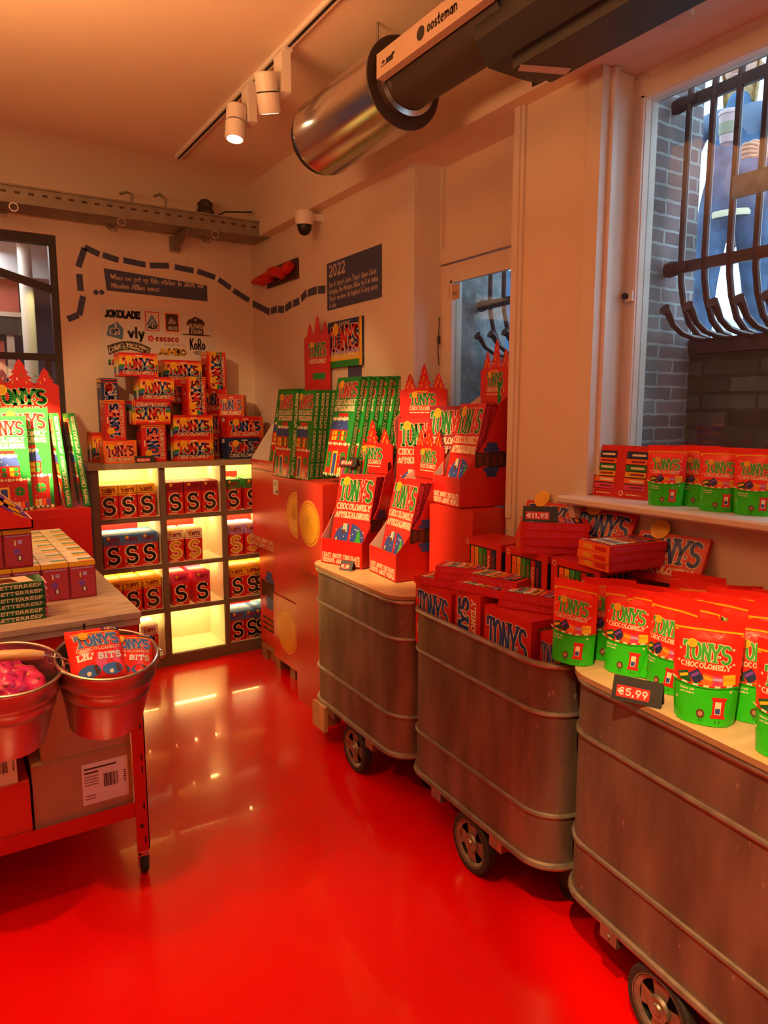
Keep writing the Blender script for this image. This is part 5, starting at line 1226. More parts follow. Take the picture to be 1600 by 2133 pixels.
# seal box and the higher pile of green calendars
def artD(m, g): pass
o = plain_box('shipping_box', 'red box with large golden seal behind the left red display', (1.815, 3.50, .86), .34, .325, .54, 0, seal=(.155, .30, .135), group=STK)
plain_box('shipping_box', 'plain red box under the golden seal box, at the far end of the carts', (1.84, 3.55, .43), .33, .37, .43, 0, group=STK)
plain_box('shipping_box', 'lowest plain red box at the far end of the carts', (1.84, 3.55, .0), .33, .37, .429, 0, group=STK)
plain_box('shipping_box', 'red box behind the displays that carries the tall green calendars', (2.02, 3.46, ZL), .15, .17, .44, 0, group=STK)
for k in range(7):
    rot_place(CG, 'advent_calendar', 'green advent calendar in the tall pile above the red displays, %s' % ('front one', 'second', 'third', 'fourth', 'fifth', 'sixth', 'seventh', 'eighth')[k], 'advent calendar', (1.90+k*.0385, 3.52-k*.034, 1.445), radians(-88), 11, 'green advent calendars on the right')
# upper displays
def artE(m, g):
    f = pm((.17, 0, .03), (0, 0, 1), (-1, 0, 0), .0008); dlogo(m, f, .0, .0, .20, .075, 'green', 'green', 'lilac', 0)
L3 = onx(801, 985, 1.97)
plain_box('shipping_box', 'red box behind the right display carrying the middle crowned display', (2.115, 2.93, ZL), .06, .24, .285, 0, group=STK)
disp('middle raised display', 'red display box with paper tree crown, raised in the middle behind two others', (2.06, 3.175, 1.285), radians(-69), 2, HD=.09, lean=4, y0c=.012)
plain_box('shipping_box', 'red box with sideways lettering under the highest right display', (1.985, 2.40, ZL+.0), .19, .32, .372, 0, group=STK, art=artE)
disp('highest right display', 'red display box with paper tree crown, at the right in front of the smaller window', (2.02, 2.745, 1.371), radians(-98), 4, HW=.255)
# the same crown behind, high on the wall side
LC_KEY[0] = 'far shaded display'
t = thing('display_header', 'shaded red tree crown card behind the green calendars, leaning by the wall poster', 'display card', (2.11, 4.30, 1.94), radians(-80))
m = MB(); m.box(0, 0, 0, .27, .006, .34, 'red')
for cx, w_, h in ((.06, .08, .09), (.14, .09, .13), (.22, .08, .09)): m.prism([(a, .001, b_) for a, b_ in tree_poly(cx, .34, w_, h)], (0, .004, 0), 'red')
ff = pm((0, 0, 0), (1, 0, 0), (0, 0, 1), .0006); dlogo(m, ff, .05, .21, .18, .09, 'green', 'green', 'cream', 0); dtext(m, ff, 'CHOCOLONELY', .05, .17, .18, .028, 'cream', 0, .18); drect(m, ff, .09, .07, .22, .11, 'green', 0)
link('card', m, t)
for k in range(3):
    rot_place(CRW, 'advent_calendar', 'red advent calendar coloured maroon for the shade between the raised displays, %s' % ('front one', 'second', 'third')[k], 'advent calendar', (2.125+k*.034, 2.83-k*.01, 1.36), radians(-78), 8, 'red calendars coloured maroon for shade')
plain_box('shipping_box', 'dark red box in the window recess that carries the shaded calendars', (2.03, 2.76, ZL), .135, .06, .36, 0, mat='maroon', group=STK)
for k in range(2):
    rot_place(CG, 'advent_calendar', 'green and red calendar half hidden behind the highest right display, %s' % ('front one', 'back one')[k], 'advent calendar', (2.25+k*.035, 2.43, 1.38), radians(-90), 0, 'calendars behind the highest display')

# ================================================================== GOODS IN THE MIDDLE CART
PW_, PH_, PT_ = .25, .165, .029
CC = ['orange', 'gold', 'yellow', 'green', 'green_dk', 'red', 'blue']
def pack_mesh(name):
    """lies flat: window side up, long text side at -y, label end at -x"""
    m = MB(); m.box(0, 0, 0, PW_, PH_, PT_, 'red', {'-x': 'orange'})
    f = pm((0, 0, PT_), (1, 0, 0), (0, 1, 0), .0006)
    drect(m, f, .022, .018, PW_-.022, PH_-.02, 'black', 0)
    for i, c in enumerate(['cream', 'mint', 'white', 'yellow', 'pink', 'lilac', 'navy']):
        x = .026+i*.0288; drect(m, f, x, .022, x+.024, PH_-.024, c, 1); drect(m, f, x+.004, .04, x+.016, PH_-.05, 'maroon' if i % 2 else 'orange', 2)
    dcirc(m, f, .012, PH_-.012, .008, 'cream', 3, 10)
    g = pm((PW_, 0, PT_), (-1, 0, 0), (0, 0, -1), .0006); dtext(m, g, 'TONYS CHOCOLONELY', .02, .007, PW_-.04, .016, 'pink', 0, .18)
    h = pm((0, PH_, 0), (0, -1, 0), (0, 0, 1), .0006); drect(m, h, .03, .006, .075, .022, 'gold', 0); drect(m, h, .09, .006, .15, .022, 'red', 0)
    h = pm((PW_, 0, 0), (0, 1, 0), (0, 0, 1), .0006); drect(m, h, 0, 0, PH_, PT_, 'red', 0)
    return m.mesh(name)
PACK = pack_mesh('pack')
def pack_up_mesh(name):
    """stands on its long edge: window with upright bars on -y"""
    m = MB(); w_, h, t = PW_, PH_, PT_; m.box(0, 0, 0, w_, t, h, 'red'); f = pm((0, 0, 0), (1, 0, 0), (0, 0, 1), .0006)
    drect(m, f, .035, .02, w_-.03, h-.025, 'black', 0)
    for i, c in enumerate(['orange', 'gold', 'green_lt', 'green', 'red', 'navy']):
        x = .045+i*.0285; drect(m, f, x, .02, x+.024, h-.03, c, 1); dtext(m, pm((x+.018, 0, .03), (0, 0, 1), (-1, 0, 0), .0012), 'TONYS', 0, 0, .08, .012, 'red' if i != 4 else 'cream', 1, .2)
    dcirc(m, f, .018, h-.018, .011, 'cream', 2, 12); dcirc(m, f, .018, h-.018, .008, 'red', 3, 10)
    drect(m, pm((0, 0, h), (1, 0, 0), (0, 1, 0), .0005), 0, t-.004, w_, t, 'maroon', 0)
    g = pm((w_, 0, 0), (0, 1, 0), (0, 0, 1), .0006); drect(m, g, .004, .03, t-.004, h-.03, 'navy', 0)
    return m.mesh(name)
PUP = pack_up_mesh('pack_up')
def flats(label, x, y, z, rz, n, jitter=.005, sy=1.0):
    for i in range(n):
        where = ('single one' if n == 1 else ('lowest' if i == 0 else ('topmost' if i == n-1 else ORD[i]+' from below')))
        o = link('gift_pack', PACK, loc=(x+random.uniform(-1, 1)*jitter, y+random.uniform(-1, 1)*jitter, z+i*(PT_+.0007)), rot=(0, 0, radians(rz+random.uniform(-2, 2)))); o.scale = (1, sy, 1)
        tag(o, 'flat red bar pack %s, %s' % (label, where), 'gift pack', 'red bar packs in the middle cart')
# filler cartons inside the cart
plain_box('shipping_box', 'plain red carton at the bottom of the middle cart', (1.76, 1.66, .25), .30, .76, .53, radians(-3), mat='carton_dk')
BZ_ = .785
def big(label, x, y, w_, zt, vert=False, d=.155, z0=BZ_):
    """front faces the aisle (-x)"""
    m = MB(); h = zt-z0; m.box(0, 0, 0, w_, d, h, 'red'); 
    if vert: f = pm((w_, 0, 0), (0, 0, 1), (-1, 0, 0), .0006); a, b_ = h, w_
    else: f = pm((0, 0, 0), (1, 0, 0), (0, 0, 1), .0006); a, b_ = w_, h
    dlogo(m, f, a*.06, b_*.42, a*.86, b_*.46, 'blue', 'blue', 'cream', 0, seal=False); dtext(m, f, 'CHOCOLONELY', a*.07, b_*.16, a*.85, b_*.2, 'cream', 0, .19)
    g = pm((w_, 0, 0), (0, 1, 0), (0, 0, 1), .0006); drect(m, g, d*.2, h*.85, d*.6, h*.9, 'carton_dk', 0)
    tag(link('bar_carton', m, loc=(x, y, z0), rot=(0, 0, radians(-93))), label, 'box', 'large red cartons in the middle cart')
big('large red carton with blue lettering at the far end of the middle cart', 1.735, 2.475, .27, 1.075, z0=.80)
big('red carton with sideways blue lettering in the middle cart', 1.725, 2.185, .165, 1.105, True)
big('large red carton with blue lettering, nearest in the middle cart', 1.715, 1.995, .265, 1.082, z0=.80)
big('red carton with blue lettering, half hidden behind the first pouch', 1.73, 1.715, .10, 1.05)
ZR = 1.105
# rows of upright packs
def filler(label, x, y, w_, d, z0, z1): plain_box('shipping_box', label, (x, y, z0), w_, d, z1-z0, radians(-3), mat='red')
filler('plain red carton under the rear rows of the middle cart', 1.905, 1.64, .20, .72, .79, ZR-.002)
for lab_, y, n in (('far row in the middle cart', 2.35, 6), ('middle row in the middle cart', 2.095, 6), ('near row in the middle cart', 1.845, 6)):
    for i in range(n):
        o = tag(link('gift_pack', PUP, loc=(1.905+i*(PT_+.001), y, ZR), rot=(0, 0, radians(-91))), 'upright red bar pack, %s, %s' % (lab_, ('front one', 'second', 'third', 'fourth', 'fifth', 'back one')[i]), 'gift pack', 'red bar packs in the middle cart'); o.scale = (.93, 1, 1)
flats('on the far carton', 1.70, 2.44, 1.077, -72, 1, sy=.9)
flats('in the small pair in front of the upright rows', 1.735, 2.335, 1.107, -58, 2, sy=.72)
flats('beside the sideways carton', 1.70, 2.16, 1.107, -78, 1, sy=.8)
flats('on top between the near cartons', 1.752, 2.165, 1.137, -74, 1, sy=.8)
flats('pair on the nearest carton', 1.735, 1.94, 1.084, -66, 2, sy=.75)
ZT_ = ZR+PH_+.001
flats('in the stack below the price sign', 1.85, 1.95, ZT_, -41, 4, .006)
flats('in the turned stack nearest the pouches', 1.862, 1.545, ZT_, -8, 3, .006, sy=.95)
def gift(label, x, y, z, rz, lean):
    t = thing('bar_sign', label, 'gift pack', (x, y, z), rz, 'packs with yellow seals leaning at the wall'); t.rotation_euler = (radians(-lean), 0, rz)
    m = MB(); m.box(-.13, 0, 0, .13, .02, .175, 'red'); f = pm((-.13, 0, 0), (1, 0, 0), (0, 0, 1), .0006)
    dlogo(m, f, .018, .065, .225, .095, 'blue', 'blue', 'cream', 0, seal=False); dtext(m, f, 'CHOCOLONELY', .03, .028, .20, .028, 'cream', 0, .19); link('pack', m, t)
    m = MB(); T = Matrix.Translation((-.055, -.004, .185)) @ Matrix.Rotation(radians(90), 4, 'X')
    m.lathe([(0, .002), (.034, .002), (.036, 0), (.036, -.002), (0, -.002)], 'yellow', 24, T=T)
    f = pm((-.055, -.0065, .185), (1, 0, 0), (0, 0, 1), .0005); dcirc(m, f, 0, 0, .029, 'gold', 0)
    for a in range(4): dstroke(m, f, (-.018+a*.009, -.010+.006*(a % 2)), (-.010+a*.009, .008-.004*(a % 2)), .003, 'yellow', 1)
    link('seal', m, t)
for lab_, y, z in (('red pack with blue lettering and yellow seal at the wall, behind the dark price sign', 2.085, 1.272), ('red pack with blue lettering and yellow seal at the wall, middle of three', 1.80, 1.272), ('red pack with blue lettering and yellow seal at the wall, nearest of three', 1.50, 1.225)):
    gift(lab_, 2.075 if y > 1.6 else 2.07, y, z, radians(-84), 27)
filler('plain red carton under the nearest leaning pack', 1.985, 1.60, .15, .20, ZL, 1.22)
q = onz(1108, 1085, 1.36)
price_sign('dark price sign with red label on top of the flat pack stack', (1.925, 1.93, ZT_+.1195), radians(-48), '€11,95', .13, .055)

# ================================================================== POUCHES
def pouch_mesh(seed, w_=.158, h=.262, dp=.052):
    r = random.Random(seed); a1_, a2_, ph = r.uniform(-.008, .008), r.uniform(-.5, .5), r.uniform(0, 6)
    def half(x, z):
        q_ = z/h; e = max(0.0, 1-abs(2*x/w_)**3); d = dp*(1-q_)**.8*(.35+.65*e)
        if q_ > .86: d = min(d, .0015)
        return d+.0012
    def cen(x, z):
        q_ = z/h; return a1_*q_*sin(ph+x*22)*1.6+.010*q_*q_*a2_+.0016*sin(x*70+ph)*q_
    def wx(x, z):
        q_ = z/h; return x*(1.0-.10*(1-q_)**2+.03*q_)
    zb = lambda x: .006*max(0, 1-(2*x/w_)**2)*0
    F_ = lambda x, y, l=0: V((wx(x, y), cen(x, y)-half(x, y)-.0009*(l+1)*(1 if l >= 0 else 0), y))
    m = MB(); nx, nz = 12, 18
    for sgn in (1, -1):
        pts = []
        for k in range(nz+1):
            for i in range(nx+1):
                x, z = -w_/2+w_*i/nx, h*k/nz
                e = 0 if i in (0, nx) else 1
                pts.append((wx(x, z), cen(x, z)-sgn*(half(x, z) if e else half(x, z)*.25), z))
        red_, grn = [], []
        for k in range(nz):
            for i in range(nx):
                q_ = (k*(nx+1)+i, k*(nx+1)+i+1, (k+1)*(nx+1)+i+1, (k+1)*(nx+1)+i)
                (grn if (k+.5)/nz < .40 else red_).append(q_ if sgn > 0 else q_[::-1])
        m.idx(pts, red_, 'pouch_red', True); m.idx(pts, grn, 'pouch_green', True)
    bot = [(wx(-w_/2+w_*i/nx, 0), cen(-w_/2+w_*i/nx, 0)-(half(-w_/2+w_*i/nx, 0) if i not in (0, nx) else 0), .0005) for i in range(nx+1)]
    bo2 = [(wx(-w_/2+w_*i/nx, 0), cen(-w_/2+w_*i/nx, 0)+(half(-w_/2+w_*i/nx, 0) if i not in (0, nx) else 0), .0005) for i in range(nx+1)]
    m.face(bot+bo2[::-1][1:-1], 'pouch_green')
    # artwork
    x0 = -w_/2
    for z in (.885, .862): drect(m, F_, x0+.002, h*z, -x0-.002, h*(z+.018), 'yellow', 0, 10)
    drect(m, F_, x0+.002, h*.8795, -x0-.002, h*.8855, 'pouch_red', 1, 10)
    LGm = MB(); dlogo(LGm, lambda x, y, l=0: F_(x, y+(x)*-.03, l), x0+w_*.15, h*.60, w_*.70, h*.18, 'green_lt', 'green_lt', 'cream', 0)
    for fc, mi_ in zip(LGm.f, LGm.m): m.face([LGm.v[i] for i in fc], LGm.mi[mi_])
    dtext(m, F_, 'CHOCOLONELY', x0+w_*.14, h*.535, w_*.72, h*.052, 'cream', 0, .2)
    # fan of wrapped sweets rising from the pocket
    for (cx, cy, an, c, c2) in ((-.30, .43, 20, 'green_dk', 'yellow'), (-.12, .455, 35, 'navy', 'purple'), (.05, .43, -10, 'orange', 'gold'), (.20, .43, 0, 'pink', 'lilac'), (.36, .445, 5, 'yellow', 'gold')):
        X_, Y_ = cx*w_, cy*h; ca, sa = cos(radians(an)), sin(radians(an)); hw, hh = w_*.085, h*.055
        dpoly(m, F_, [(X_+a*hw*ca-b_*hh*sa, Y_+a*hw*sa+b_*hh*ca) for a, b_ in ((-1, -1), (1, -1), (1, 1), (-1, 1))], c, 1); dpoly(m, F_, [(X_+a*hw*ca-b_*hh*sa, Y_+a*hw*sa+b_*hh*ca) for a, b_ in ((-.8, .1), (.8, .1), (.8, .6), (-.8, .6))], c2, 2)
    n = 12
    for i in range(n):       # pocket edge with candy-cane piping
        xa, xb = x0+w_*i/n, x0+w_*(i+1)/n; ya, yb = [h*(.385+.035*(2*x/w_)**2) for x in (xa, xb)]
        dpoly(m, F_, [(xa, ya-h*.03), (xb, yb-h*.03), (xb, yb), (xa, ya)], 'pouch_green', 3)
        dpoly(m, F_, [(xa, ya-h*.018), (xb, yb-h*.018), (xb, yb-.0), (xa, ya-.0)], 'red' if i % 2 else 'cream', 4)
    dtext(m, F_, 'kleine zak', x0+w_*.14, h*.315, w_*.22, h*.022, 'cream', 1, .2, False); dtext(m, F_, 'vol kado\'s', x0+w_*.14, h*.28, w_*.22, h*.022, 'cream', 1, .2, False)
    drect(m, F_, w_*.16, h*.09, w_*.34, h*.27, 'red', 1); drect(m, F_, w_*.14, h*.255, w_*.36, h*.28, 'red', 2); drect(m, F_, w_*.14, h*.08, w_*.36, h*.105, 'red', 2); drect(m, F_, w_*.20, h*.12, w_*.29, h*.24, 'cream', 2); drect(m, F_, w_*.21, h*.13, w_*.28, h*.18, 'blue', 3)
    dcirc(m, F_, -w_*.02, h*.11, w_*.07, 'brown', 1, 14); dcirc(m, F_, -w_*.02, h*.11, w_*.04, 'carton', 2, 12)
    for a in (-.04, .0, .22, .28): drect(m, F_, w_*a, h*.03, w_*a+.0015, h*.065, 'black', 1)
    for (a, b_) in ((-.40, .58), (.40, .60), (-.42, .22), (.40, .34), (.38, .74), (-.38, .70)):
        dpoly(m, F_, [(a*w_+w_*.028*(1 if k % 2 == 0 else .4)*sin(2*pi*k/10), b_*h+w_*.028*(1 if k % 2 == 0 else .4)*cos(2*pi*k/10)) for k in range(10)], 'cream', 1)
    return m.mesh('pouch')
PM_ = [pouch_mesh(i) for i in range(5)]
PG = 'festive red and green pouches on the nearest cart'
def pouch(label, x, y, rz, z=ZL, k=None, sc=1.0, group=PG, tilt=0):
    o = link('sweets_pouch', PM_[k if k is not None else random.randrange(5)], loc=(x, y, z), rot=(radians(tilt), 0, radians(rz))); o.scale = (sc,)*3
    return tag(o, label, 'pouch', group)
def ppx(label, uL, vL, uR, vR, z=ZL, off=.045, **k):
    a, b_ = onz(uL, vL, z), onz(uR, vR, z); d = b_-a; ang = math.degrees(math.atan2(d.y, d.x)); c = (a+b_)/2; n = V((-d.y, d.x, 0)).normalized()
    return pouch(label, c.x+n.x*off, c.y+n.y*off, ang, z, **k)
ppx('red and green pouch at the far left corner of the nearest cart', 1139, 1370, 1223, 1392, k=0)
ppx('front red and green pouch, second from the left on the nearest cart', 1253, 1393, 1335, 1414, k=1)
ppx('front red and green pouch just behind the 5,99 price sign', 1338, 1420, 1404, 1452, k=2)
ppx('large front pouch in full view beside the 5,99 price sign', 1390, 1492, 1534, 1522, k=3, sc=1.03)
ppx('front pouch cut off by the right picture edge', 1567, 1563, 1690, 1605, k=4, sc=1.03)
pouch('pouch directly behind the far left corner pouch', 1.845, 1.525, -62, k=2)
pouch('pouch behind the large front pouch, shaded side showing', 1.80, .99, -60, k=0)
rr_ = random.Random(11); rowi = 0
for row in range(4):
    for j in range(8):
        s_ = .03+.125*j+(row % 2)*.05; x = 1.845+row*.085+s_*.10-.03+rr_.uniform(-.012, .012); y = 1.50-s_-.02*row
        if row == 0 and j in (0, 3): continue
        xx = min(x, 2.095); 
        if y < .55 or (row >= 2 and y > 1.40): continue
        pouch('pouch of the %s, %s from the far end' % (('row just behind the front pouches', 'second row back', 'third row back', 'row along the wall')[row], ORD[j]), xx, y, -68+rr_.uniform(-20, 20), sc=.97+.02*row+rr_.uniform(-.03, .05), tilt=rr_.uniform(-6, 2))
price_sign('black price sign with red label on the nearest cart, before the pouches', tuple(onz(1326, 1462, ZL)), radians(-66), '€5,99', .135, .062)

# on the window sill
ZS_ = 1.4755
def sill_pack(label, x, y, rz, lean):
    m = MB(); w_, h, t = .132, .20, .024; m.box(-w_/2, 0, 0, w_/2, t, h, 'red'); f = pm((-w_/2, 0, 0), (1, 0, 0), (0, 0, 1), .0006)
    drect(m, f, .022, .03, w_-.022, h-.022, 'black', 0)
    for i, c in enumerate(['pink', 'orange', 'gold', 'green', 'orange', 'navy']):
        z = .032+i*.0245; drect(m, f, .022, z, w_-.022, z+.020, c, 1); drect(m, f, .045, z+.006, w_-.03, z+.014, 'cream' if i % 2 else 'maroon', 2)
    dcirc(m, f, .014, .018, .010, 'cream', 2, 12); dcirc(m, f, .014, .018, .007, 'red', 3, 10); dbars(m, f, .035, .010, .10, .018, 1, 'cream', 2)
    o = link('gift_pack', m, loc=(x, y, ZS_), rot=(radians(-lean), 0, radians(rz))); return tag(o, label, 'gift pack', 'bar packs on the window sill')
sill_pack('red window pack of coloured bars at the left end of the window sill', 2.205, 1.875, -84, 7)
sill_pack('red window pack of coloured bars, second on the window sill', 2.215, 1.742, -84, 7)
SG = 'pouches on the window sill'
for lab_, uL, vL, uR, vR, of in (('leftmost pouch on the window sill, beside the bar packs', 1344, 1050, 1405, 1055, .04), ('pouch on the window sill second from left, in front of the glass', 1450, 1061, 1518, 1068, .04), ('rightmost pouch on the window sill at the picture edge', 1520, 1069, 1597, 1076, .035)):
    a, b_ = onz(uL, vL, ZS_), onz(uR, vR, ZS_); c = (a+b_)/2; pouch(lab_, max(c.x+.03, 2.14), c.y, -66, ZS_, sc=.80, group=SG, k=SG and uL % 5)
pouch('pouch set back against the glass between the first two on the sill', 2.255, 1.50, -75, ZS_, sc=.80, group=SG)

# ================================================================== LEFT TABLE GOODS
def snack_mesh():
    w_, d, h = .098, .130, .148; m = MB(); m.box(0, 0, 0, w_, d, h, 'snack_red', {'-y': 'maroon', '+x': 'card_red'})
    f = pm((0, 0, h), (0, 1, 0), (-1, 0, 0), .0006); f = pm((0, 0, h), (1, 0, 0), (0, 1, 0), .0006)
    for i, c in enumerate(['orange', 'gold', 'yellow', 'green', 'skyblue', 'cream', 'cream', 'white', 'cream']): drect(m, f, 0, d*i/9, w_, d*(i+1)/9, c, 0)
    drect(m, f, 0, 0, w_*.40, d*.8, 'cream', 1)
    g = pm((0, 0, 0), (1, 0, 0), (0, 0, 1), .0006); drect(m, g, 0, h*.88, w_, h, 'gold', 0); drect(m, g, w_*.05, h*.05, w_*.95, h*.86, 'snack_red', 0)
    dbars(m, g, w_*.08, h*.80, w_*.92, h*.86, 1, 'lilac', 1); drect(m, g, w_*.38, h*.58, w_*.43, h*.72, 'cream', 1); drect(m, g, w_*.50, h*.62, w_*.66, h*.72, 'lilac', 1)
    dcirc(m, g, w_*.45, h*.42, w_*.12, 'purple', 1, 12); drect(m, g, w_*.46, h*.18, w_*.62, h*.32, 'navy', 1); drect(m, g, w_*.50, h*.20, w_*.58, h*.30, 'cream', 2)
    for k in range(5): drect(m, g, w_*.05, h*(.12+.14*k), w_*.95, h*(.125+.14*k), 'maroon', 1)
    return m.mesh('snack')
SN = snack_mesh()
for c in range(6):
    for r in range(7):
        tag(link('snack_box', SN, loc=(.424-c*.1005, 3.0+r*.1325+random.uniform(-.001, .001), TZ+.001)), 'pink snack box with rainbow top, table layer, %s column from the right, %s row' % (ORD[c], ORD[r]), 'box', 'snack boxes on the left table')
for c in range(4):
    for r in range(2):
        tag(link('snack_box', SN, loc=(.200-c*.1005, 2.998+r*.1325, TZ+.1505)), 'pink snack box in the upper layer, %s column from the right, %s row' % (ORD[c], ORD[r]), 'box', 'snack boxes on the left table')
def slabs_mesh():
    m = MB(); w_, d, t = .36, .135, .021; m.box(0, 0, 0, w_, d, t, 'green_dk'); m.box(w_, .004, .008, w_+.010, d-.004, .012, 'pink')
    f = pm((0, 0, 0), (1, 0, 0), (0, 0, 1), .0006); dtext(m, f, 'CHOCOLADELETTERREEP', .06, .004, w_-.07, .013, 'cream', 0, .18)
    f = pm((0, 0, t), (1, 0, 0), (0, 1, 0), .0006); dpoly(m, f, [(.05, .02), (w_-.03, .02), (w_-.05, d-.01), (.07, d-.02)], 'cream', 0); dpoly(m, f, [(.10, .035), (w_-.08, .03), (w_-.10, d-.03), (.12, d-.04)], 'brown', 1); dpoly(m, f, [(.20, .05), (w_-.14, .05), (w_-.13, d-.05)], 'red', 2)
    return m.mesh('slab')
SL = slabs_mesh()
for i in range(6): tag(link('chocolate_bar', SL, loc=(-.055+random.uniform(-.003, .003), 2.765, TZ+.001+i*.0232), rot=(0, 0, radians(random.uniform(-1, 1)))), 'green letter bar in the stack at the left table edge, %s' % ('lowest' if i == 0 else 'topmost' if i == 5 else ORD[i]+' from below'), 'chocolate bar', 'stack of green letter bars')
# red tray with slanting purple bars
zt_ = TZ+.30
m = MB()
pr_ = [(-.35, 0), (.305, 0), (.308, .035), (.27, .045), (.22, .075), (.14, .13), (-.02, .20), (-.35, .25)]
m.prism([(x, 0, z) for x, z in pr_], (0, .006, 0), 'red'); m.prism([(x, .24, z) for x, z in pr_], (0, .006, 0), 'red'); m.box(-.35, 0, 0, .305, .246, .005, 'red'); m.box(.300, 0, 0, .306, .246, .035, 'red')
tag(link('display_tray', m, loc=(0, 2.985, zt_)), 'red tray with swooping side on the snack boxes, holding slanting purple bars', 'display tray')
for i in range(5):
    m = MB(); m.box(-.46, 0, 0, 0, .11, .017, 'purple')
    g = pm((-.46, 0, 0), (1, 0, 0), (0, 0, 1), .0006)
    for a in range(5): drect(m, g, .03+a*.09, .002, .075+a*.09, .015, 'gold', 0)
    h = pm((-.46, 0, .017), (1, 0, 0), (0, 1, 0), .0006)
    for a in range(5): drect(m, h, .02+a*.09, .01, .06+a*.09, .10, 'orange', 0)
    b2 = i if i < 3 else i-3
    tag(link('chocolate_bar', m, loc=(.290-b2*.014-(0 if i < 3 else .01), 3.0+(0 if i < 3 else .118), zt_+.014+b2*.024), rot=(0, radians(41), 0)), 'purple bar slanting in the red tray, %s' % ('front, lowest', 'front, second', 'front, topmost', 'rear, lower', 'rear, upper')[i], 'chocolate bar', 'purple bars in the slanting tray')

# display stand at the far left
m = MB(); m.box(-.35, 0, 0, .775, .40, 1.232, 'red'); m.box(-.352, -.003, 1.18, .777, 0, 1.236, 'red')
tag(link('display_stand', m, loc=(0, 4.50, 0)), 'tall plain red display stand between the table and the lit shelf', 'display stand')
ZD = 1.233
for lab_, x, y, rz, ln, sc in (('large green calendar facing the room on the red stand, brightly lit', .47, 4.66, 0, 6, 1.06), ('large green calendar overlapping in front at the left picture edge', .355, 4.585, 3, 6, .98)):
    rot_place(CG, 'advent_calendar', lab_, 'advent calendar', (x, y, ZD+.001), radians(rz), ln, 'green calendars on the red stand', sc)
for lab_, x, ln in (('green calendar spine nearer the big lit one on the red stand', .655, -5), ('green calendar spine at the right end of the red stand', .755, -6)):
    rot_place(CG, 'advent_calendar', lab_, 'advent calendar', (x, 4.70, ZD+.001), radians(-90), ln, 'green calendars on the red stand', 1.0)
t = thing('display_header', 'red crown card with green lettering behind the lit green calendars', 'display card', (.24, 4.80, ZD+.001), 0)
m = MB(); m.box(0, 0, 0, .445, .006, .73, 'red')
for cx, w_, h in ((.09, .13, .10), (.235, .15, .15), (.37, .12, .10)): m.prism([(a, .001, b_) for a, b_ in tree_poly(cx, .73, w_, h)], (0, .004, 0), 'red')
ff = pm((0, 0, 0), (1, 0, 0), (0, 0, 1), .0006); dlogo(m, ff, .07, .61, .30, .095, 'green', 'green', 'cream', 0); dtext(m, ff, 'CHOCOLONELY', .08, .575, .29, .026, 'cream', 0, .18)
for i in range(16): drect(m, ff, .04+.025*i, .735+.02*(i % 3), .046+.025*i, .75+.02*(i % 3), ('gold', 'cream', 'green')[i % 3], 0) if (i % 5 not in (0,)) else None
link('card', m, t)

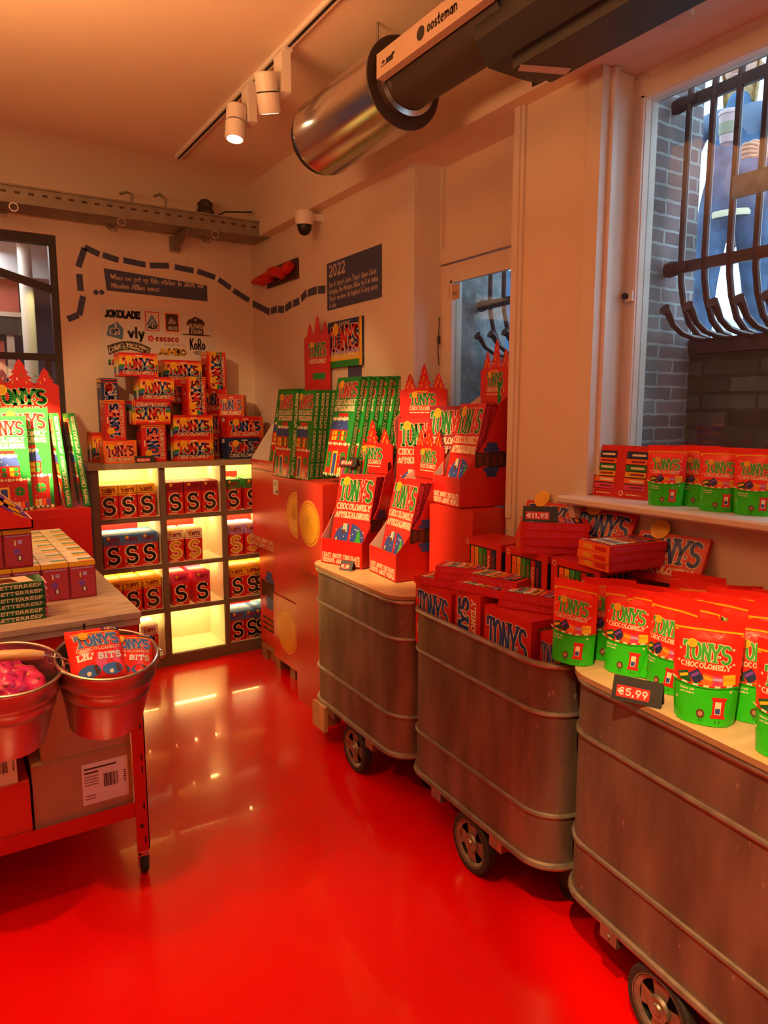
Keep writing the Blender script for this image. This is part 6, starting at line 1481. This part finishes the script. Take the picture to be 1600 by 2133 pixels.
# ================================================================== BAGS IN THE BUCKETS
def bag_mesh(seed, mat, w_=.155, h=.165, dp=.032, art=False):
    r = random.Random(seed); ph = [r.uniform(0, 6) for _ in range(6)]; am = .35 if art else 1.0
    def off(x, y): return am*(.006*sin(x*60+ph[0]+y*25)+.005*sin(y*75+ph[1]-x*30)+.004*sin((x+y)*110+ph[2]))
    def half(x, y):
        ex = max(0.0, 1-abs(2*x/w_)**2.6); ey = max(0.0, 1-abs(2*y/h)**3.5); return dp*(ex*ey)**.55+.001
    F_ = lambda x, y, l=0: V((x+.003*sin(y*60+ph[3])*am, off(x, y)*.8-half(x, y)*(1+.12*sin(x*90+ph[4])*am)-.0012*(l+1), y+h/2))
    B_ = lambda x, y: V((x+.003*sin(y*60+ph[3])*am, off(x, y)*.8+half(x, y), y+h/2))
    m = MB(); n = 18
    for fn, sg in ((lambda x, y: F_(x, y, -1), 1), (B_, -1)):
        pts = [fn(-w_/2+w_*i/n, -h/2+h*k/n) for k in range(n+1) for i in range(n+1)]
        m.idx(pts, [((k*(n+1)+i, k*(n+1)+i+1, (k+1)*(n+1)+i+1, (k+1)*(n+1)+i) if sg > 0 else ((k+1)*(n+1)+i, (k+1)*(n+1)+i+1, k*(n+1)+i+1, k*(n+1)+i)) for k in range(n) for i in range(n)], mat, True)
    if art:
        G_ = lambda x, y, l=0: F_(x-w_/2, y-h/2, l)
        drect(m, G_, w_*.62, h*.90, w_*.99, h*.985, 'navy', 0, 4); dtext(m, G_, '150G', w_*.68, h*.915, w_*.24, h*.055, 'cream', 1, .2)
        drect(m, G_, 0, h*.865, w_, h*.88, 'yellow', 0, 8); drect(m, G_, 0, h*.885, w_, h*.89, 'yellow', 0, 8)
        dlogo(m, G_, w_*.10, h*.62, w_*.78, h*.22, 'skyblue', 'skyblue', 'cream', 0); dtext(m, G_, 'CHOCOLONELY', w_*.10, h*.54, w_*.76, h*.055, 'cream', 0, .2)
        dtext(m, G_, "LIL'", w_*.10, h*.38, w_*.26, h*.12, 'white', 0, .24); dtext(m, G_, 'BITS', w_*.44, h*.37, w_*.42, h*.12, 'white', 0, .24)
        for cx in (.28, .68):
            dcirc(m, G_, w_*cx, h*.19, w_*.19, 'skyblue', 0, 14, ry=h*.10)
            for (a, b_, c) in ((.10, .05, 'brown'), (-.02, -.04, 'cream'), (.12, -.02, 'brown')): dcirc(m, G_, w_*(cx+a), h*(.19+b_), w_*.04, c, 1, 10)
    else:
        G_ = lambda x, y, l=0: F_(x-w_/2, y-h/2, l)
        for (a, b_, c) in ((.3, .7, 'brown'), (.6, .62, 'gold'), (.45, .3, 'cream'), (.75, .35, 'brown'), (.2, .25, 'purple')): dcirc(m, G_, w_*a, h*b_, w_*.035, c, 0, 8)
        drect(m, G_, .004, h*.86, w_-.004, h*.88, 'gold', 0, 8)
    return m.mesh('bag')
BA = [bag_mesh(1, 'pouch_red', art=True), bag_mesh(2, 'pouch_red', art=True)]
BP = [bag_mesh(i+5, 'magenta', .15, .15, .030) for i in range(3)]
def in_bucket(bk, mesh, label, off, rot, sc=1.0, group=None):
    o = link('sweets_bag', mesh, loc=tuple(V(bk.location)+V(off)), rot=tuple(radians(a) for a in rot)); o.scale = (sc,)*3
    return tag(o, label, 'bag', group)
RGp = 'red bags in the right bucket'
in_bucket(BK1, BA[0], 'red bag with blue lettering, upper front one in the right bucket', (-.030, -.050, -.080), (-36, 4, 8), 1.16, RGp)
in_bucket(BK1, BA[1], 'red bag with blue lettering, lower right one in the right bucket', (.062, -.030, -.100), (-38, 10, -2), 1.02, RGp)
PGp = 'pink crumpled bags in the left bucket'
for i, (dx_, dy_, dz_, r_, l_) in enumerate(((-.04, -.02, -.02, (-62, 5, 10), 'topmost'), (.045, .02, -.045, (-60, -8, 75), 'upper right'), (.05, -.045, -.075, (-66, 12, 15), 'middle right'), (-.045, -.075, -.075, (-62, -6, -12), 'front left'), (.0, -.06, -.13, (-75, 4, 30), 'lowest front'), (.02, .05, -.08, (-40, 0, 40), 'back'))):
    in_bucket(BK2, BP[i % 3], 'crumpled pink bag, %s one in the left bucket' % l_, (dx_, dy_, dz_-.02), r_, 1.0, PGp)
